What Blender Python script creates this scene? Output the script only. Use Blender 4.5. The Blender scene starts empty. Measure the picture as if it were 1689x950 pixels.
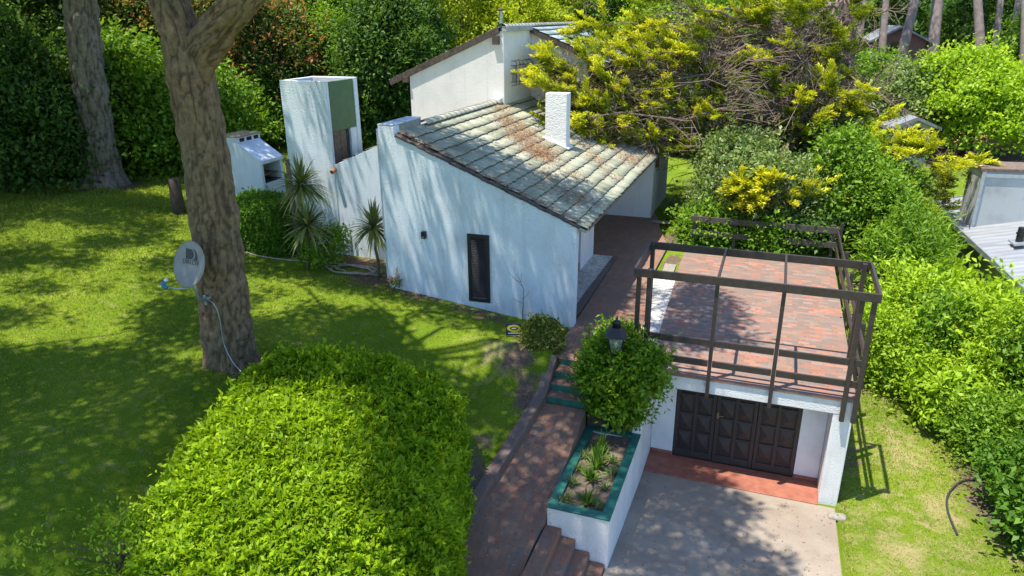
import bpy, math, random
import numpy as np
from mathutils import Vector, Matrix

SC = bpy.context.scene
COL = SC.collection
rng = np.random.default_rng(7)
random.seed(7)

# ---------------------------------------------------------------- camera, sky, sun, exposure
CAM_Z = 7.02
PITCH, ROLL, YAW = 0.362813, -0.00909784, 0.355361
FPX, PW, PH = 1176.719, 1689.0, 950.0
def cam_axes():
    cy, sy = math.cos(YAW), math.sin(YAW)
    r0 = np.array([cy, sy, 0]); f0 = np.array([-sy, cy, 0]); u0 = np.array([0, 0, 1.0])
    f = math.cos(PITCH) * f0 - math.sin(PITCH) * u0
    u = math.sin(PITCH) * f0 + math.cos(PITCH) * u0
    c, s = math.cos(ROLL), math.sin(ROLL)
    return c * r0 + s * u, -s * r0 + c * u, f
CR, CU, CF = cam_axes()
CC = np.array([0, 0, CAM_Z])
cam = bpy.data.cameras.new('camera'); camo = bpy.data.objects.new('camera', cam); COL.objects.link(camo)
cam.sensor_width = 36; cam.lens = FPX / PW * 36; cam.clip_end = 2000; cam.clip_start = 0.1
camo.matrix_world = Matrix(((CR[0], CU[0], -CF[0], 0), (CR[1], CU[1], -CF[1], 0), (CR[2], CU[2], -CF[2], CAM_Z), (0, 0, 0, 1)))
SC.camera = camo

SUN = np.array([-0.21, -0.195, 1.0])          # direction towards the sun
world = bpy.data.worlds.new('World'); SC.world = world; world.use_nodes = True
wn = world.node_tree; bg = wn.nodes['Background']
sky = wn.nodes.new('ShaderNodeTexSky'); sky.sky_type = 'NISHITA'; sky.sun_disc = False
sky.sun_elevation = math.radians(74); sky.sun_rotation = math.atan2(SUN[0], SUN[1]) % (2 * math.pi)
tint = wn.nodes.new('ShaderNodeMix'); tint.data_type = 'RGBA'; tint.blend_type = 'MULTIPLY'; tint.inputs[0].default_value = 1.0
tint.inputs[7].default_value = (.95, 1.03, 1.10, 1)
wn.links.new(sky.outputs[0], tint.inputs[6]); wn.links.new(tint.outputs[2], bg.inputs[0]); sky.ozone_density = 4.0; sky.dust_density = .6; sky.air_density = 1.0
bg.inputs[1].default_value = 0.15
sl = bpy.data.lights.new('sun', 'SUN'); sl.energy = 4.6; sl.angle = math.radians(0.5); sl.color = (1, 0.94, 0.82)
so = bpy.data.objects.new('sun', sl); COL.objects.link(so); so.location = (-6, -6, 30)
so.rotation_euler = Vector(SUN).to_track_quat('Z', 'Y').to_euler()
SC.view_settings.view_transform = 'Standard'; SC.view_settings.look = 'None'
SC.view_settings.exposure = 0.92; SC.view_settings.gamma = 1.0
SC.cycles.max_bounces = 10; SC.cycles.diffuse_bounces = 6; SC.cycles.transmission_bounces = 6; SC.cycles.transparent_max_bounces = 8

# measuring helpers: where the ray through a photo position meets a plane of the place
def ray(px, py):
    return CF + CR * (px - PW / 2) / FPX - CU * (py - PH / 2) / FPX
def PZ(px, py, z=0.0):
    d = ray(px, py); return CC + d * (z - CAM_Z) / d[2]
def PY(px, py, y):
    d = ray(px, py); return CC + d * y / d[1]
def PR(px, py, r):
    return CC + ray(px, py) * r

# ---------------------------------------------------------------- object helpers
ORG = {}
def base_of(parent):
    return ORG.get(parent.name, np.zeros(3)) if parent else np.zeros(3)
def tag(o, label=None, cat=None, group=None, kind=None):
    if label: o['label'] = label
    if cat: o['category'] = cat
    if group: o['group'] = group
    if kind: o['kind'] = kind
    return o
def thing(name, loc, label, cat, group=None):
    o = bpy.data.objects.new(name, None); COL.objects.link(o)
    o.location = tuple(float(v) for v in loc); o.empty_display_size = 0.2
    ORG[o.name] = np.array(loc, float)
    return tag(o, label, cat, group)
def link_mesh(name, me, mat, parent=None, smooth=False):
    o = bpy.data.objects.new(name, me); COL.objects.link(o)
    if mat is not None: me.materials.append(mat)
    if parent: o.parent = parent; ORG[o.name] = base_of(parent)
    if smooth: me.polygons.foreach_set('use_smooth', np.ones(len(me.polygons), dtype=bool))
    return o
def quads(name, V, F, mat, parent=None, smooth=False, attrs=None):
    """V (n,3), F (m,4) or (m,3) numpy arrays in world coordinates -> ONE mesh object"""
    V = np.asarray(V, np.float32) - base_of(parent).astype(np.float32)
    F = np.asarray(F, np.int32); m, k = F.shape
    me = bpy.data.meshes.new(name)
    me.vertices.add(len(V)); me.vertices.foreach_set('co', V.ravel())
    me.loops.add(m * k); me.loops.foreach_set('vertex_index', F.ravel())
    me.polygons.add(m); me.polygons.foreach_set('loop_start', np.arange(0, m * k, k, dtype=np.int32))
    for an, (dom, arr) in (attrs or {}).items():
        a = me.attributes.new(an, 'FLOAT', dom); a.data.foreach_set('value', np.asarray(arr, np.float32))
    me.update(calc_edges=True); me.validate()
    return link_mesh(name, me, mat, parent, smooth)

class MB:
    def __init__(s): s.v = []; s.f = []
    def add(s, V, F):
        n = len(s.v); s.v += [tuple(float(c) for c in p) for p in V]; s.f += [tuple(i + n for i in q) for q in F]; return s
    def box(s, x0, x1, y0, y1, z0, z1):
        return s.add([(x0, y0, z0), (x1, y0, z0), (x1, y1, z0), (x0, y1, z0), (x0, y0, z1), (x1, y0, z1), (x1, y1, z1), (x0, y1, z1)],
                     [(0, 3, 2, 1), (4, 5, 6, 7), (0, 1, 5, 4), (1, 2, 6, 5), (2, 3, 7, 6), (3, 0, 4, 7)])
    def bar(s, p, q, w, h, up=(0, 0, 1)):
        p = np.array(p, float); q = np.array(q, float); d = q - p; d /= np.linalg.norm(d)
        up = np.array(up, float)
        if abs(d @ up) > .98: up = np.array([0, 1.0, 0])
        a = np.cross(d, up); a /= np.linalg.norm(a); b = np.cross(a, d)
        V = [c + a * i * w / 2 + b * j * h / 2 for c in (p, q) for i, j in ((-1, -1), (1, -1), (1, 1), (-1, 1))]
        return s.add(V, [(0, 1, 2, 3), (7, 6, 5, 4), (0, 4, 5, 1), (1, 5, 6, 2), (2, 6, 7, 3), (3, 7, 4, 0)])
    def prism(s, poly, ext):
        n = len(poly); P = np.array(poly, float); Q = P + np.array(ext, float)
        return s.add(list(P) + list(Q), [tuple(range(n)), tuple(range(2 * n - 1, n - 1, -1))] + [(i, i + n, (i + 1) % n + n, (i + 1) % n) for i in range(n)])
    def tube(s, pts, rad, n=10, cap=True):
        P = np.array(pts, float); R = np.broadcast_to(np.array(rad, float), (len(P),))
        V = []; ref = np.array([0.3, 0.9, 0.2])
        for i, p in enumerate(P):
            d = P[min(i + 1, len(P) - 1)] - P[max(i - 1, 0)]; d /= np.linalg.norm(d) + 1e-9
            a = np.cross(d, ref); a /= np.linalg.norm(a) + 1e-9; b = np.cross(d, a)
            for k in range(n):
                t = 2 * math.pi * k / n; V.append(p + (a * math.cos(t) + b * math.sin(t)) * R[i])
        F = [(i * n + k, i * n + (k + 1) % n, (i + 1) * n + (k + 1) % n, (i + 1) * n + k) for i in range(len(P) - 1) for k in range(n)]
        if cap: F += [tuple(range(n - 1, -1, -1)), tuple(range((len(P) - 1) * n, len(P) * n))]
        return s.add(V, F)
    def lathe(s, c, prof, n=24):
        V = []; c = np.array(c, float)
        for r, z in prof:
            for k in range(n):
                t = 2 * math.pi * k / n; V.append(c + np.array([r * math.cos(t), r * math.sin(t), z]))
        F = [(i * n + k, i * n + (k + 1) % n, (i + 1) * n + (k + 1) % n, (i + 1) * n + k) for i in range(len(prof) - 1) for k in range(n)]
        F += [tuple(range(n - 1, -1, -1)), tuple(range((len(prof) - 1) * n, len(prof) * n))]
        return s.add(V, F)
    def build(s, name, mat, parent=None, bevel=0.0, smooth=False):
        b = base_of(parent)
        me = bpy.data.meshes.new(name); me.from_pydata([(x - b[0], y - b[1], z - b[2]) for x, y, z in s.v], [], s.f); me.update()
        o = link_mesh(name, me, mat, parent, smooth)
        if bevel:
            m = o.modifiers.new('bevel', 'BEVEL'); m.width = bevel; m.segments = 2; m.limit_method = 'ANGLE'; m.angle_limit = 0.7
        return o
def copy_tree(o, loc=None, rotz=None, scale=None, label=None, parent=None):
    c = o.copy(); COL.objects.link(c)
    if parent: c.parent = parent
    if loc is not None: c.location = tuple(float(v) for v in loc); ORG[c.name] = np.array(loc, float)
    if rotz is not None: c.rotation_euler = (0, 0, rotz)
    if scale is not None: c.scale = (scale,) * 3 if np.isscalar(scale) else tuple(scale)
    if label: c['label'] = label
    for ch in list(o.children): copy_tree(ch, parent=c)
    return c

# smooth pseudo-noise, vectorised
_K = rng.normal(size=(14, 3)); _K /= np.linalg.norm(_K, axis=1)[:, None]; _Q = rng.uniform(0, 6.28, 14); _S = rng.uniform(.6, 1.9, 14)
def nz(P, scale=1.0, seed=0.0):
    P = np.asarray(P, float) * scale + seed * 3.7
    return np.sin(P @ (_K * _S[:, None]).T * 2.2 + _Q + seed).sum(1) / 5.0     # about -1..1
def sstep(t): t = np.clip(t, 0, 1); return t * t * (3 - 2 * t)

# ---------------------------------------------------------------- materials
def newmat(name):
    m = bpy.data.materials.new(name); m.use_nodes = True
    nt = m.node_tree; return m, nt, nt.nodes['Principled BSDF'], nt.nodes.new, nt.links.new
def ramp(nt, fac, stops):
    r = nt.nodes.new('ShaderNodeValToRGB'); e = r.color_ramp.elements
    while len(e) > 1: e.remove(e[-1])
    e[0].position = stops[0][0]; e[0].color = (*stops[0][1], 1)
    for p, c in stops[1:]:
        x = e.new(p); x.color = (*c, 1)
    nt.links.new(fac, r.inputs[0]); return r.outputs[0]
def mixc(nt, fac, a, b, mode='MIX'):
    x = nt.nodes.new('ShaderNodeMix'); x.data_type = 'RGBA'; x.blend_type = mode
    for sock, v in ((x.inputs[0], fac), (x.inputs[6], a), (x.inputs[7], b)):
        if hasattr(v, 'links') or isinstance(v, bpy.types.NodeSocket): nt.links.new(v, sock)
        elif isinstance(v, tuple): sock.default_value = (*v, 1) if len(v) == 3 else v
        else: sock.default_value = v
    return x.outputs[2]
def noise(nt, scale, detail=4, rough=.55, vec=None, sc=None):
    n = nt.nodes.new('ShaderNodeTexNoise'); n.inputs['Scale'].default_value = scale; n.inputs['Detail'].default_value = detail
    n.inputs['Roughness'].default_value = rough
    if vec is None:
        g = nt.nodes.new('ShaderNodeNewGeometry'); vec = g.outputs['Position']
    if sc:
        mp = nt.nodes.new('ShaderNodeMapping'); mp.inputs['Scale'].default_value = sc; nt.links.new(vec, mp.inputs[0]); vec = mp.outputs[0]
    nt.links.new(vec, n.inputs['Vector']); return n.outputs['Fac']
def bump(nt, bs, h, strength=.5, dist=.02):
    b = nt.nodes.new('ShaderNodeBump'); b.inputs['Strength'].default_value = strength; b.inputs['Distance'].default_value = dist
    nt.links.new(h, b.inputs['Height']); nt.links.new(b.outputs[0], bs.inputs['Normal'])
def attr(nt, name):
    a = nt.nodes.new('ShaderNodeAttribute'); a.attribute_name = name; return a.outputs['Fac']

def plain(name, col, rough=.6, metal=0.0, var=.15, nscale=6, bstr=.15):
    m, nt, bs, N, L = newmat(name)
    f = noise(nt, nscale, 5)
    c = ramp(nt, f, [(.25, tuple(x * (1 - var) for x in col)), (.75, tuple(min(1, x * (1 + var)) for x in col))])
    L(c, bs.inputs['Base Color']); bs.inputs['Roughness'].default_value = rough; bs.inputs['Metallic'].default_value = metal
    if bstr: bump(nt, bs, noise(nt, nscale * 8, 4), bstr, .01)
    return m
def leafmat(name, cols, rough=.5, trans=.4, spec=.22):
    """cols: list of (pos,color) over the per-leaf tone"""
    m, nt, bs, N, L = newmat(name)
    c = ramp(nt, attr(nt, 'tone'), cols)
    L(c, bs.inputs['Base Color']); bs.inputs['Roughness'].default_value = rough; bs.inputs['Specular IOR Level'].default_value = spec
    t = N('ShaderNodeBsdfTranslucent'); g = mixc(nt, 1.0, c, (1.2, 1.15, .45), 'MULTIPLY'); L(g, t.inputs[0])
    mx = N('ShaderNodeMixShader'); mx.inputs[0].default_value = trans
    L(bs.outputs[0], mx.inputs[1]); L(t.outputs[0], mx.inputs[2]); L(mx.outputs[0], nt.nodes['Material Output'].inputs[0])
    return m
def stucco(name, col, dirt=(.45, .45, .44), amount=.35, rough_scale=42, bs_=.75):
    m, nt, bs, N, L = newmat(name)
    f = noise(nt, 1.4, 6, .6); f2 = noise(nt, 1.0, 6, .65, sc=(6, 6, .35))
    c = mixc(nt, ramp(nt, f, [(.47, (0, 0, 0)), (.74, (amount * 1.2,) * 3)]), col, dirt)
    c = mixc(nt, ramp(nt, f2, [(.53, (0, 0, 0)), (.74, (amount * .95,) * 3)]), c, (.40, .39, .36))
    L(c, bs.inputs['Base Color']); bs.inputs['Roughness'].default_value = .85; bs.inputs['Specular IOR Level'].default_value = .2
    bump(nt, bs, noise(nt, rough_scale, 3, .6), bs_, .03)
    return m
def brickmat(name, cols, scale=1.0, mortar=(.16, .14, .13), rot=0.0, bw=.24, bh=.12, dirt=.4, dirtcol=(.09, .07, .06), spread=1.0):
    m, nt, bs, N, L = newmat(name)
    g = N('ShaderNodeNewGeometry'); mp = N('ShaderNodeMapping'); L(g.outputs['Position'], mp.inputs[0])
    mp.inputs['Rotation'].default_value = (0, 0, rot)
    wob = N('ShaderNodeTexNoise'); wob.inputs['Scale'].default_value = 3; L(g.outputs['Position'], wob.inputs['Vector'])
    ad = N('ShaderNodeMix'); ad.data_type = 'VECTOR'; ad.blend_type if False else None
    vm = N('ShaderNodeVectorMath'); vm.operation = 'MULTIPLY_ADD'; L(wob.outputs['Color'], vm.inputs[0]); vm.inputs[1].default_value = (.03, .03, 0); L(mp.outputs[0], vm.inputs[2])
    b = N('ShaderNodeTexBrick'); L(vm.outputs[0], b.inputs['Vector'])
    b.inputs['Scale'].default_value = scale; b.inputs['Brick Width'].default_value = bw; b.inputs['Row Height'].default_value = bh
    b.inputs['Mortar Size'].default_value = .008; b.inputs['Mortar Smooth'].default_value = .3; b.inputs['Bias'].default_value = 0
    b.inputs['Color1'].default_value = (0, 0, 0, 1); b.inputs['Color2'].default_value = (1, 1, 1, 1); b.inputs['Mortar'].default_value = (.5, .5, .5, 1)
    c = ramp(nt, b.outputs['Color'], cols)
    f = noise(nt, 1.1, 6, .65); f2 = noise(nt, 14, 4, .6)
    c = mixc(nt, ramp(nt, f2, [(.3, (0, 0, 0)), (.75, (.45,) * 3)]), c, dirtcol)
    c = mixc(nt, b.outputs['Fac'], c, mortar)
    c = mixc(nt, ramp(nt, f, [(.40, (0, 0, 0)), (.66, (dirt,) * 3)]), c, dirtcol)
    L(c, bs.inputs['Base Color']); bs.inputs['Roughness'].default_value = .85
    h = N('ShaderNodeMath'); h.operation = 'MULTIPLY_ADD'; L(b.outputs['Fac'], h.inputs[0]); h.inputs[1].default_value = -.8; L(f2, h.inputs[2])
    bump(nt, bs, h.outputs[0], .6, .015)
    return m

M = {}
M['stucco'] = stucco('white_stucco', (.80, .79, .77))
M['stucco_sky_tint'] = stucco('sky_tinted_stucco', (.68, .76, .82), dirt=(.42, .43, .43))  # white stucco with the blue of sky-lit shade mixed into its colour
M['stucco_smooth'] = stucco('smooth_white_render', (.78, .75, .72), rough_scale=16, bs_=.2, amount=.25)
M['stucco_grey'] = stucco('weathered_grey_render', (.42, .44, .43), dirt=(.25, .25, .24), amount=.6, bs_=.2)
M['bbq'] = stucco('sky_tinted_bbq_paint', (.68, .75, .82), rough_scale=25, bs_=.2)  # white render, sky-shade blue put into the colour as on the house
M['concrete'] = plain('bare_concrete', (.27, .25, .23), .9, var=.3, nscale=9)
M['dark_wood'] = plain('dark_brown_stain', (.042, .031, .027), .5, var=.3, nscale=12)
M['fence_wood'] = plain('weathered_fence_wood', (.075, .062, .056), .7, var=.3, nscale=12)
M['door_wood'] = plain('garage_door_wood', (.038, .028, .024), .6, var=.25, nscale=15, bstr=.1)
M['old_wood'] = plain('old_plank_wood', (.15, .105, .075), .8, var=.5, nscale=10, bstr=.4)
M['black_wood'] = plain('black_shutter_paint', (.018, .018, .020), .4, var=.25, nscale=20)
M['verge'] = plain('dark_verge_tile', (.085, .062, .052), .9, var=.6, nscale=9, bstr=.5)
M['green_paint'] = plain('green_masonry_paint', (.020, .125, .095), .45, var=.35, nscale=8)
M['green_panel'] = plain('moss_green_panel', (.055, .125, .050), .6, var=.18, nscale=4)
M['red_floor'] = plain('red_oxide_floor', (.30, .105, .065), .65, var=.3, nscale=5)
M['brass'] = plain('brass', (.45, .33, .15), .35, .9)
M['iron'] = plain('black_iron', (.02, .02, .022), .45, .3)
M['rust'] = plain('rusty_iron', (.10, .055, .035), .8, .2, var=.4)
M['zinc'] = plain('galvanised_zinc', (.40, .43, .46), .4, .6, nscale=9)
M['dish'] = plain('grey_dish_paint', (.27, .26, .24), .7, .0, var=.2, nscale=7, bstr=.05)
M['dish_mark'] = plain('dark_dish_print', (.035, .035, .04), .5, var=.1)
M['blue_plastic'] = plain('blue_plastic', (.02, .17, .33), .4, var=.1)
M['white_plastic'] = plain('white_plastic', (.72, .72, .70), .4, var=.06)
M['hose_pale'] = plain('pale_hose_rubber', (.32, .28, .25), .5, var=.2)
M['hose_dark'] = plain('dark_hose_rubber', (.035, .04, .045), .5, var=.2)
M['sign_blue'] = plain('navy_sign', (.012, .035, .13), .35, var=.08, bstr=0)
M['sign_yellow'] = plain('yellow_sign', (.72, .60, .02), .35, var=.05, bstr=0)
M['sign_white'] = plain('white_sign', (.75, .76, .78), .35, var=.05, bstr=0)
M['terracotta'] = plain('terracotta', (.36, .14, .07), .85, var=.35, nscale=12)
M['stone'] = plain('pale_stone', (.26, .23, .19), .9, var=.3, nscale=9, bstr=.4)
M['soot'] = plain('sooty_brick', (.025, .022, .02), .95, var=.5)
M['soil'] = plain('dry_soil', (.125, .092, .068), .95, var=.45, nscale=9, bstr=.8)
M['soil_dark'] = plain('leafy_soil', (.085, .062, .045), .95, var=.5, nscale=12, bstr=.8)
M['brick_slab'] = brickmat('terrace_brick', [(0, (.42, .13, .065)), (.25, (.24, .115, .08)), (.5, (.16, .12, .105)), (.75, (.44, .17, .09)), (1, (.25, .215, .19))], bw=.25, bh=.125, dirt=.95, dirtcol=(.19, .145, .115), mortar=(.20, .175, .155))
M['brick_path'] = brickmat('path_brick', [(0, (.36, .14, .075)), (.35, (.25, .115, .07)), (.7, (.32, .16, .09)), (1, (.20, .135, .10))], bw=.24, bh=.12, rot=math.pi / 2, dirt=.55, dirtcol=(.155, .10, .07))
M['brick_kerb'] = brickmat('kerb_brick', [(0, (.25, .115, .075)), (.5, (.21, .13, .10)), (1, (.16, .11, .09))], bw=.12, bh=.12, dirt=.6)
M['brick_sill'] = brickmat('sill_brick', [(0, (.30, .10, .06)), (1, (.22, .085, .055))], bw=.07, bh=.3)
def gravelmat(name, a, b):
    m, nt, bs, N, L = newmat(name)
    g = N('ShaderNodeNewGeometry'); v = N('ShaderNodeTexVoronoi'); v.inputs['Scale'].default_value = 26; L(g.outputs['Position'], v.inputs['Vector'])
    s = N('ShaderNodeSeparateColor'); L(v.outputs['Color'], s.inputs[0])
    c = ramp(nt, s.outputs[0], [(0, a), (.55, b), (1, tuple(min(1, x * 1.35) for x in b))])
    c = mixc(nt, ramp(nt, noise(nt, 2, 5), [(.5, (0, 0, 0)), (.8, (.5,) * 3)]), c, (.2, .16, .12))
    L(c, bs.inputs['Base Color']); bs.inputs['Roughness'].default_value = .9
    iv = N('ShaderNodeMath'); iv.operation = 'SUBTRACT'; iv.inputs[0].default_value = 1; L(v.outputs['Distance'], iv.inputs[1]); bump(nt, bs, iv.outputs[0], .8, .03)
    return m
M['gravel'] = gravelmat('white_gravel', (.34, .30, .26), (.58, .54, .48))
def drivemat():
    m, nt, bs, N, L = newmat('driveway_concrete')
    f = noise(nt, .9, 7, .65); f2 = noise(nt, 30, 5, .7); f3 = noise(nt, .5, 3)
    c = ramp(nt, f, [(.3, (.225, .175, .13)), (.5, (.30, .245, .19)), (.7, (.37, .315, .25))])
    c = mixc(nt, ramp(nt, f2, [(.35, (0, 0, 0)), (.7, (.5,) * 3)]), c, (.22, .18, .145))
    c = mixc(nt, ramp(nt, f3, [(.5, (0, 0, 0)), (.62, (.4,) * 3)]), c, (.19, .145, .11))
    g = N('ShaderNodeNewGeometry'); v = N('ShaderNodeTexVoronoi'); v.feature = 'DISTANCE_TO_EDGE'; v.inputs['Scale'].default_value = .55; wv = N('ShaderNodeVectorMath'); wv.operation = 'MULTIPLY_ADD'
    nn_ = N('ShaderNodeTexNoise'); nn_.inputs['Scale'].default_value = 2.5; nn_.inputs['Detail'].default_value = 6; L(g.outputs['Position'], nn_.inputs['Vector']); L(nn_.outputs['Color'], wv.inputs[0]); wv.inputs[1].default_value = (.5, .5, 0); L(g.outputs['Position'], wv.inputs[2]); L(wv.outputs[0], v.inputs['Vector'])
    c = mixc(nt, ramp(nt, v.outputs['Distance'], [(0, (.22,) * 3), (.006, (0, 0, 0))]), c, (.10, .08, .06))
    L(c, bs.inputs['Base Color']); bs.inputs['Roughness'].default_value = .9
    bump(nt, bs, f2, .5, .01); return m
M['drive'] = drivemat()
def lawnmat():
    m, nt, bs, N, L = newmat('lawn_turf')
    f = noise(nt, .55, 6, .6); f2 = noise(nt, 22, 6, .75); f3 = noise(nt, 3.2, 5, .7)
    c = ramp(nt, f, [(.3, (.12, .20, .010)), (.55, (.18, .27, .014)), (.75, (.26, .33, .03))])
    c = mixc(nt, ramp(nt, f2, [(.38, (.75, .75, .75)), (.66, (0, 0, 0))]), c, mixc(nt, .5, c, (.03, .05, .012)))
    dry = N('ShaderNodeMath'); dry.operation = 'MULTIPLY_ADD'; L(attr(nt, 'dry'), dry.inputs[0]); dry.inputs[1].default_value = .55; L(f3, dry.inputs[2])
    c = mixc(nt, ramp(nt, dry.outputs[0], [(.62, (0, 0, 0)), (.9, (.85,) * 3)]), c, (.40, .31, .16))
    so_ = N('ShaderNodeMath'); so_.operation = 'MULTIPLY_ADD'; L(attr(nt, 'soil'), so_.inputs[0]); so_.inputs[1].default_value = 1.0; L(f3, so_.inputs[2])
    sc = ramp(nt, f2, [(.3, (.085, .06, .045)), (.7, (.21, .15, .11))])
    c = mixc(nt, ramp(nt, so_.outputs[0], [(.82, (0, 0, 0)), (1.08, (1,) * 3)]), c, sc)
    L(c, bs.inputs['Base Color']); bs.inputs['Roughness'].default_value = .95; bs.inputs['Specular IOR Level'].default_value = .1
    bump(nt, bs, f2, .9, .05); return m
M['lawn'] = lawnmat()
def tilemat(name, cols, moss):
    m, nt, bs, N, L = newmat(name)
    c = ramp(nt, attr(nt, 'tone'), cols)
    c = mixc(nt, ramp(nt, noise(nt, 1.0, 5, .6), [(.48, (0, 0, 0)), (.75, (moss,) * 3)]), c, (.12, .115, .055))
    c = mixc(nt, ramp(nt, noise(nt, 18, 5, .7), [(.45, (0, 0, 0)), (.8, (.6,) * 3)]), c, (.19, .18, .155))
    L(c, bs.inputs['Base Color']); bs.inputs['Roughness'].default_value = .75; bs.inputs['Specular IOR Level'].default_value = .15
    bump(nt, bs, noise(nt, 60, 3), .25, .01); return m
M['tiles'] = tilemat('green_glazed_tiles', [(0, (.06, .055, .035)), (.03, (.075, .068, .042)), (.06, (.235, .245, .165)), (.45, (.34, .345, .25)), (.93, (.43, .425, .325)), (.995, (.45, .43, .33)), (1, (.38, .20, .13))], .7)  # lowest stops paint the shadow line on the course ends
M['tiles_blue'] = tilemat('blue_green_tiles', [(0, (.04, .045, .045)), (.03, (.06, .07, .07)), (.06, (.19, .26, .27)), (.5, (.27, .35, .36)), (1, (.38, .44, .44))], .2)  # lowest stops: painted shadow on the course ends
M['tiles_cap'] = tilemat('pale_ridge_tiles', [(0, (.36, .37, .30)), (1, (.46, .46, .38))], .5)
def metalroof():
    m, nt, bs, N, L = newmat('grey_metal_sheet')
    f = noise(nt, .7, 5, .6, sc=(1, 6, 1)); c = ramp(nt, f, [(.3, (.24, .25, .265)), (.7, (.37, .38, .40))])
    L(c, bs.inputs['Base Color']); bs.inputs['Roughness'].default_value = .45; bs.inputs['Metallic'].default_value = .35; return m
M['metal_roof'] = metalroof()
M['red_tiles'] = tilemat('orange_roof_tiles', [(0, (.38, .15, .08)), (1, (.50, .22, .12))], .3)
M['far_brick'] = plain('far_brick_wall', (.20, .11, .085), .9)
def barkmat(name, a, b, c3, scale=1.0):
    m, nt, bs, N, L = newmat(name)
    h = attr(nt, 'groove'); f = noise(nt, 9 * scale, 6, .7); f2 = noise(nt, 1.2, 4)
    c = ramp(nt, f, [(.25, a), (.5, b), (.8, c3)])
    c = mixc(nt, ramp(nt, f2, [(.45, (0, 0, 0)), (.7, (.45,) * 3)]), c, (.20, .175, .10))
    c = mixc(nt, ramp(nt, h, [(0, (.75,) * 3), (.45, (0, 0, 0))]), c, (.035, .026, .02))
    L(c, bs.inputs['Base Color']); bs.inputs['Roughness'].default_value = .95; bs.inputs['Specular IOR Level'].default_value = .1
    bump(nt, bs, noise(nt, 28 * scale, 5, .7), .8, .03); return m
M['bark'] = barkmat('pine_bark', (.12, .078, .046), (.225, .15, .09), (.37, .265, .165))
M['bark_grey'] = barkmat('grey_pine_bark', (.12, .10, .08), (.23, .19, .15), (.38, .33, .27))
M['twig'] = plain('dead_grey_twigs', (.19, .135, .105), .9, var=.4, nscale=5, bstr=0)
M['limb'] = plain('dark_limb_bark', (.085, .062, .05), .9, var=.4, nscale=5, bstr=.5)
M['stem'] = plain('green_brown_stem', (.11, .08, .05), .9, var=.3, bstr=.3)
def greens(name, d, m_, l, **k): return leafmat(name, [(0, d), (.5, m_), (1, l)], **k)
M['l_bush'] = greens('bright_bush_leaves', (.13, .23, .006), (.25, .40, .010), (.42, .58, .022), rough=.5, trans=.45, spec=.2)
M['l_laurel'] = greens('laurel_leaves', (.08, .17, .008), (.15, .28, .012), (.32, .48, .03), rough=.42, trans=.4)
M['l_hedge'] = greens('clipped_hedge_leaves', (.06, .145, .014), (.10, .22, .018), (.17, .32, .035))
M['l_dark'] = greens('dark_evergreen_leaves', (.045, .10, .018), (.08, .165, .026), (.16, .27, .045))
M['l_mid'] = greens('mid_green_leaves', (.085, .18, .014), (.16, .30, .02), (.30, .46, .05))
M['l_light'] = greens('light_green_leaves', (.19, .32, .016), (.33, .50, .026), (.52, .68, .065), trans=.45)
M['l_gold'] = greens('yellow_green_leaves', (.20, .28, .012), (.38, .47, .022), (.56, .60, .05), trans=.45)
M['l_pale'] = greens('pale_grey_green_leaves', (.10, .17, .045), (.19, .28, .08), (.42, .48, .22))
M['l_red'] = leafmat('photinia_leaves', [(0, (.045, .10, .018)), (.42, (.11, .20, .03)), (.56, (.24, .24, .05)), (.68, (.46, .19, .09)), (1, (.65, .30, .17))])
M['l_varieg'] = leafmat('variegated_leaves', [(0, (.09, .14, .02)), (.4, (.16, .22, .03)), (.55, (.45, .45, .10)), (1, (.68, .62, .22))])
M['l_cyp'] = leafmat('golden_cypress_sprays', [(0, (.13, .18, .010)), (.30, (.22, .29, .014)), (.62, (.46, .51, .020)), (1, (.78, .72, .06))], rough=.7, trans=.3, spec=.15)
M['l_cypg'] = leafmat('green_cypress_sprays', [(0, (.065, .105, .012)), (.5, (.22, .28, .016)), (1, (.52, .53, .035))], rough=.7, trans=.3, spec=.15)
M['l_cord'] = leafmat('cordyline_leaves', [(0, (.11, .16, .05)), (.5, (.22, .27, .09)), (1, (.52, .48, .22))], rough=.4)
M['l_strap'] = leafmat('strap_leaves', [(0, (.06, .14, .02)), (.5, (.12, .24, .03)), (1, (.24, .36, .06))], rough=.4)
M['l_spider'] = leafmat('striped_leaves', [(0, (.10, .16, .05)), (.5, (.22, .28, .10)), (1, (.55, .52, .28))], rough=.4)
M['l_needle'] = leafmat('pine_needles_green', [(0, (.04, .07, .02)), (1, (.08, .12, .035))], trans=.15)
M['l_grass'] = leafmat('grass_blades', [(0, (.135, .185, .022)), (.5, (.255, .315, .032)), (.85, (.37, .41, .055)), (1, (.50, .44, .18))], rough=.6, trans=.3, spec=.2)
M['litter'] = leafmat('brown_needle_litter', [(0, (.16, .075, .035)), (.6, (.33, .17, .085)), (1, (.58, .34, .19))], trans=.05, spec=.1)
def glassm():
    m, nt, bs, N, L = newmat('lantern_glass')
    bs.inputs['Base Color'].default_value = (.75, .8, .78, 1); bs.inputs['Roughness'].default_value = .12; bs.inputs['Transmission Weight'].default_value = .85; bs.inputs['IOR'].default_value = 1.2
    return m
M['glass'] = glassm()
def paneglass():
    m, nt, bs, N, L = newmat('dark_window_glass'); bs.inputs['Base Color'].default_value = (.015, .017, .02, 1); bs.inputs['Roughness'].default_value = .08; return m
M['pane'] = paneglass()

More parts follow.
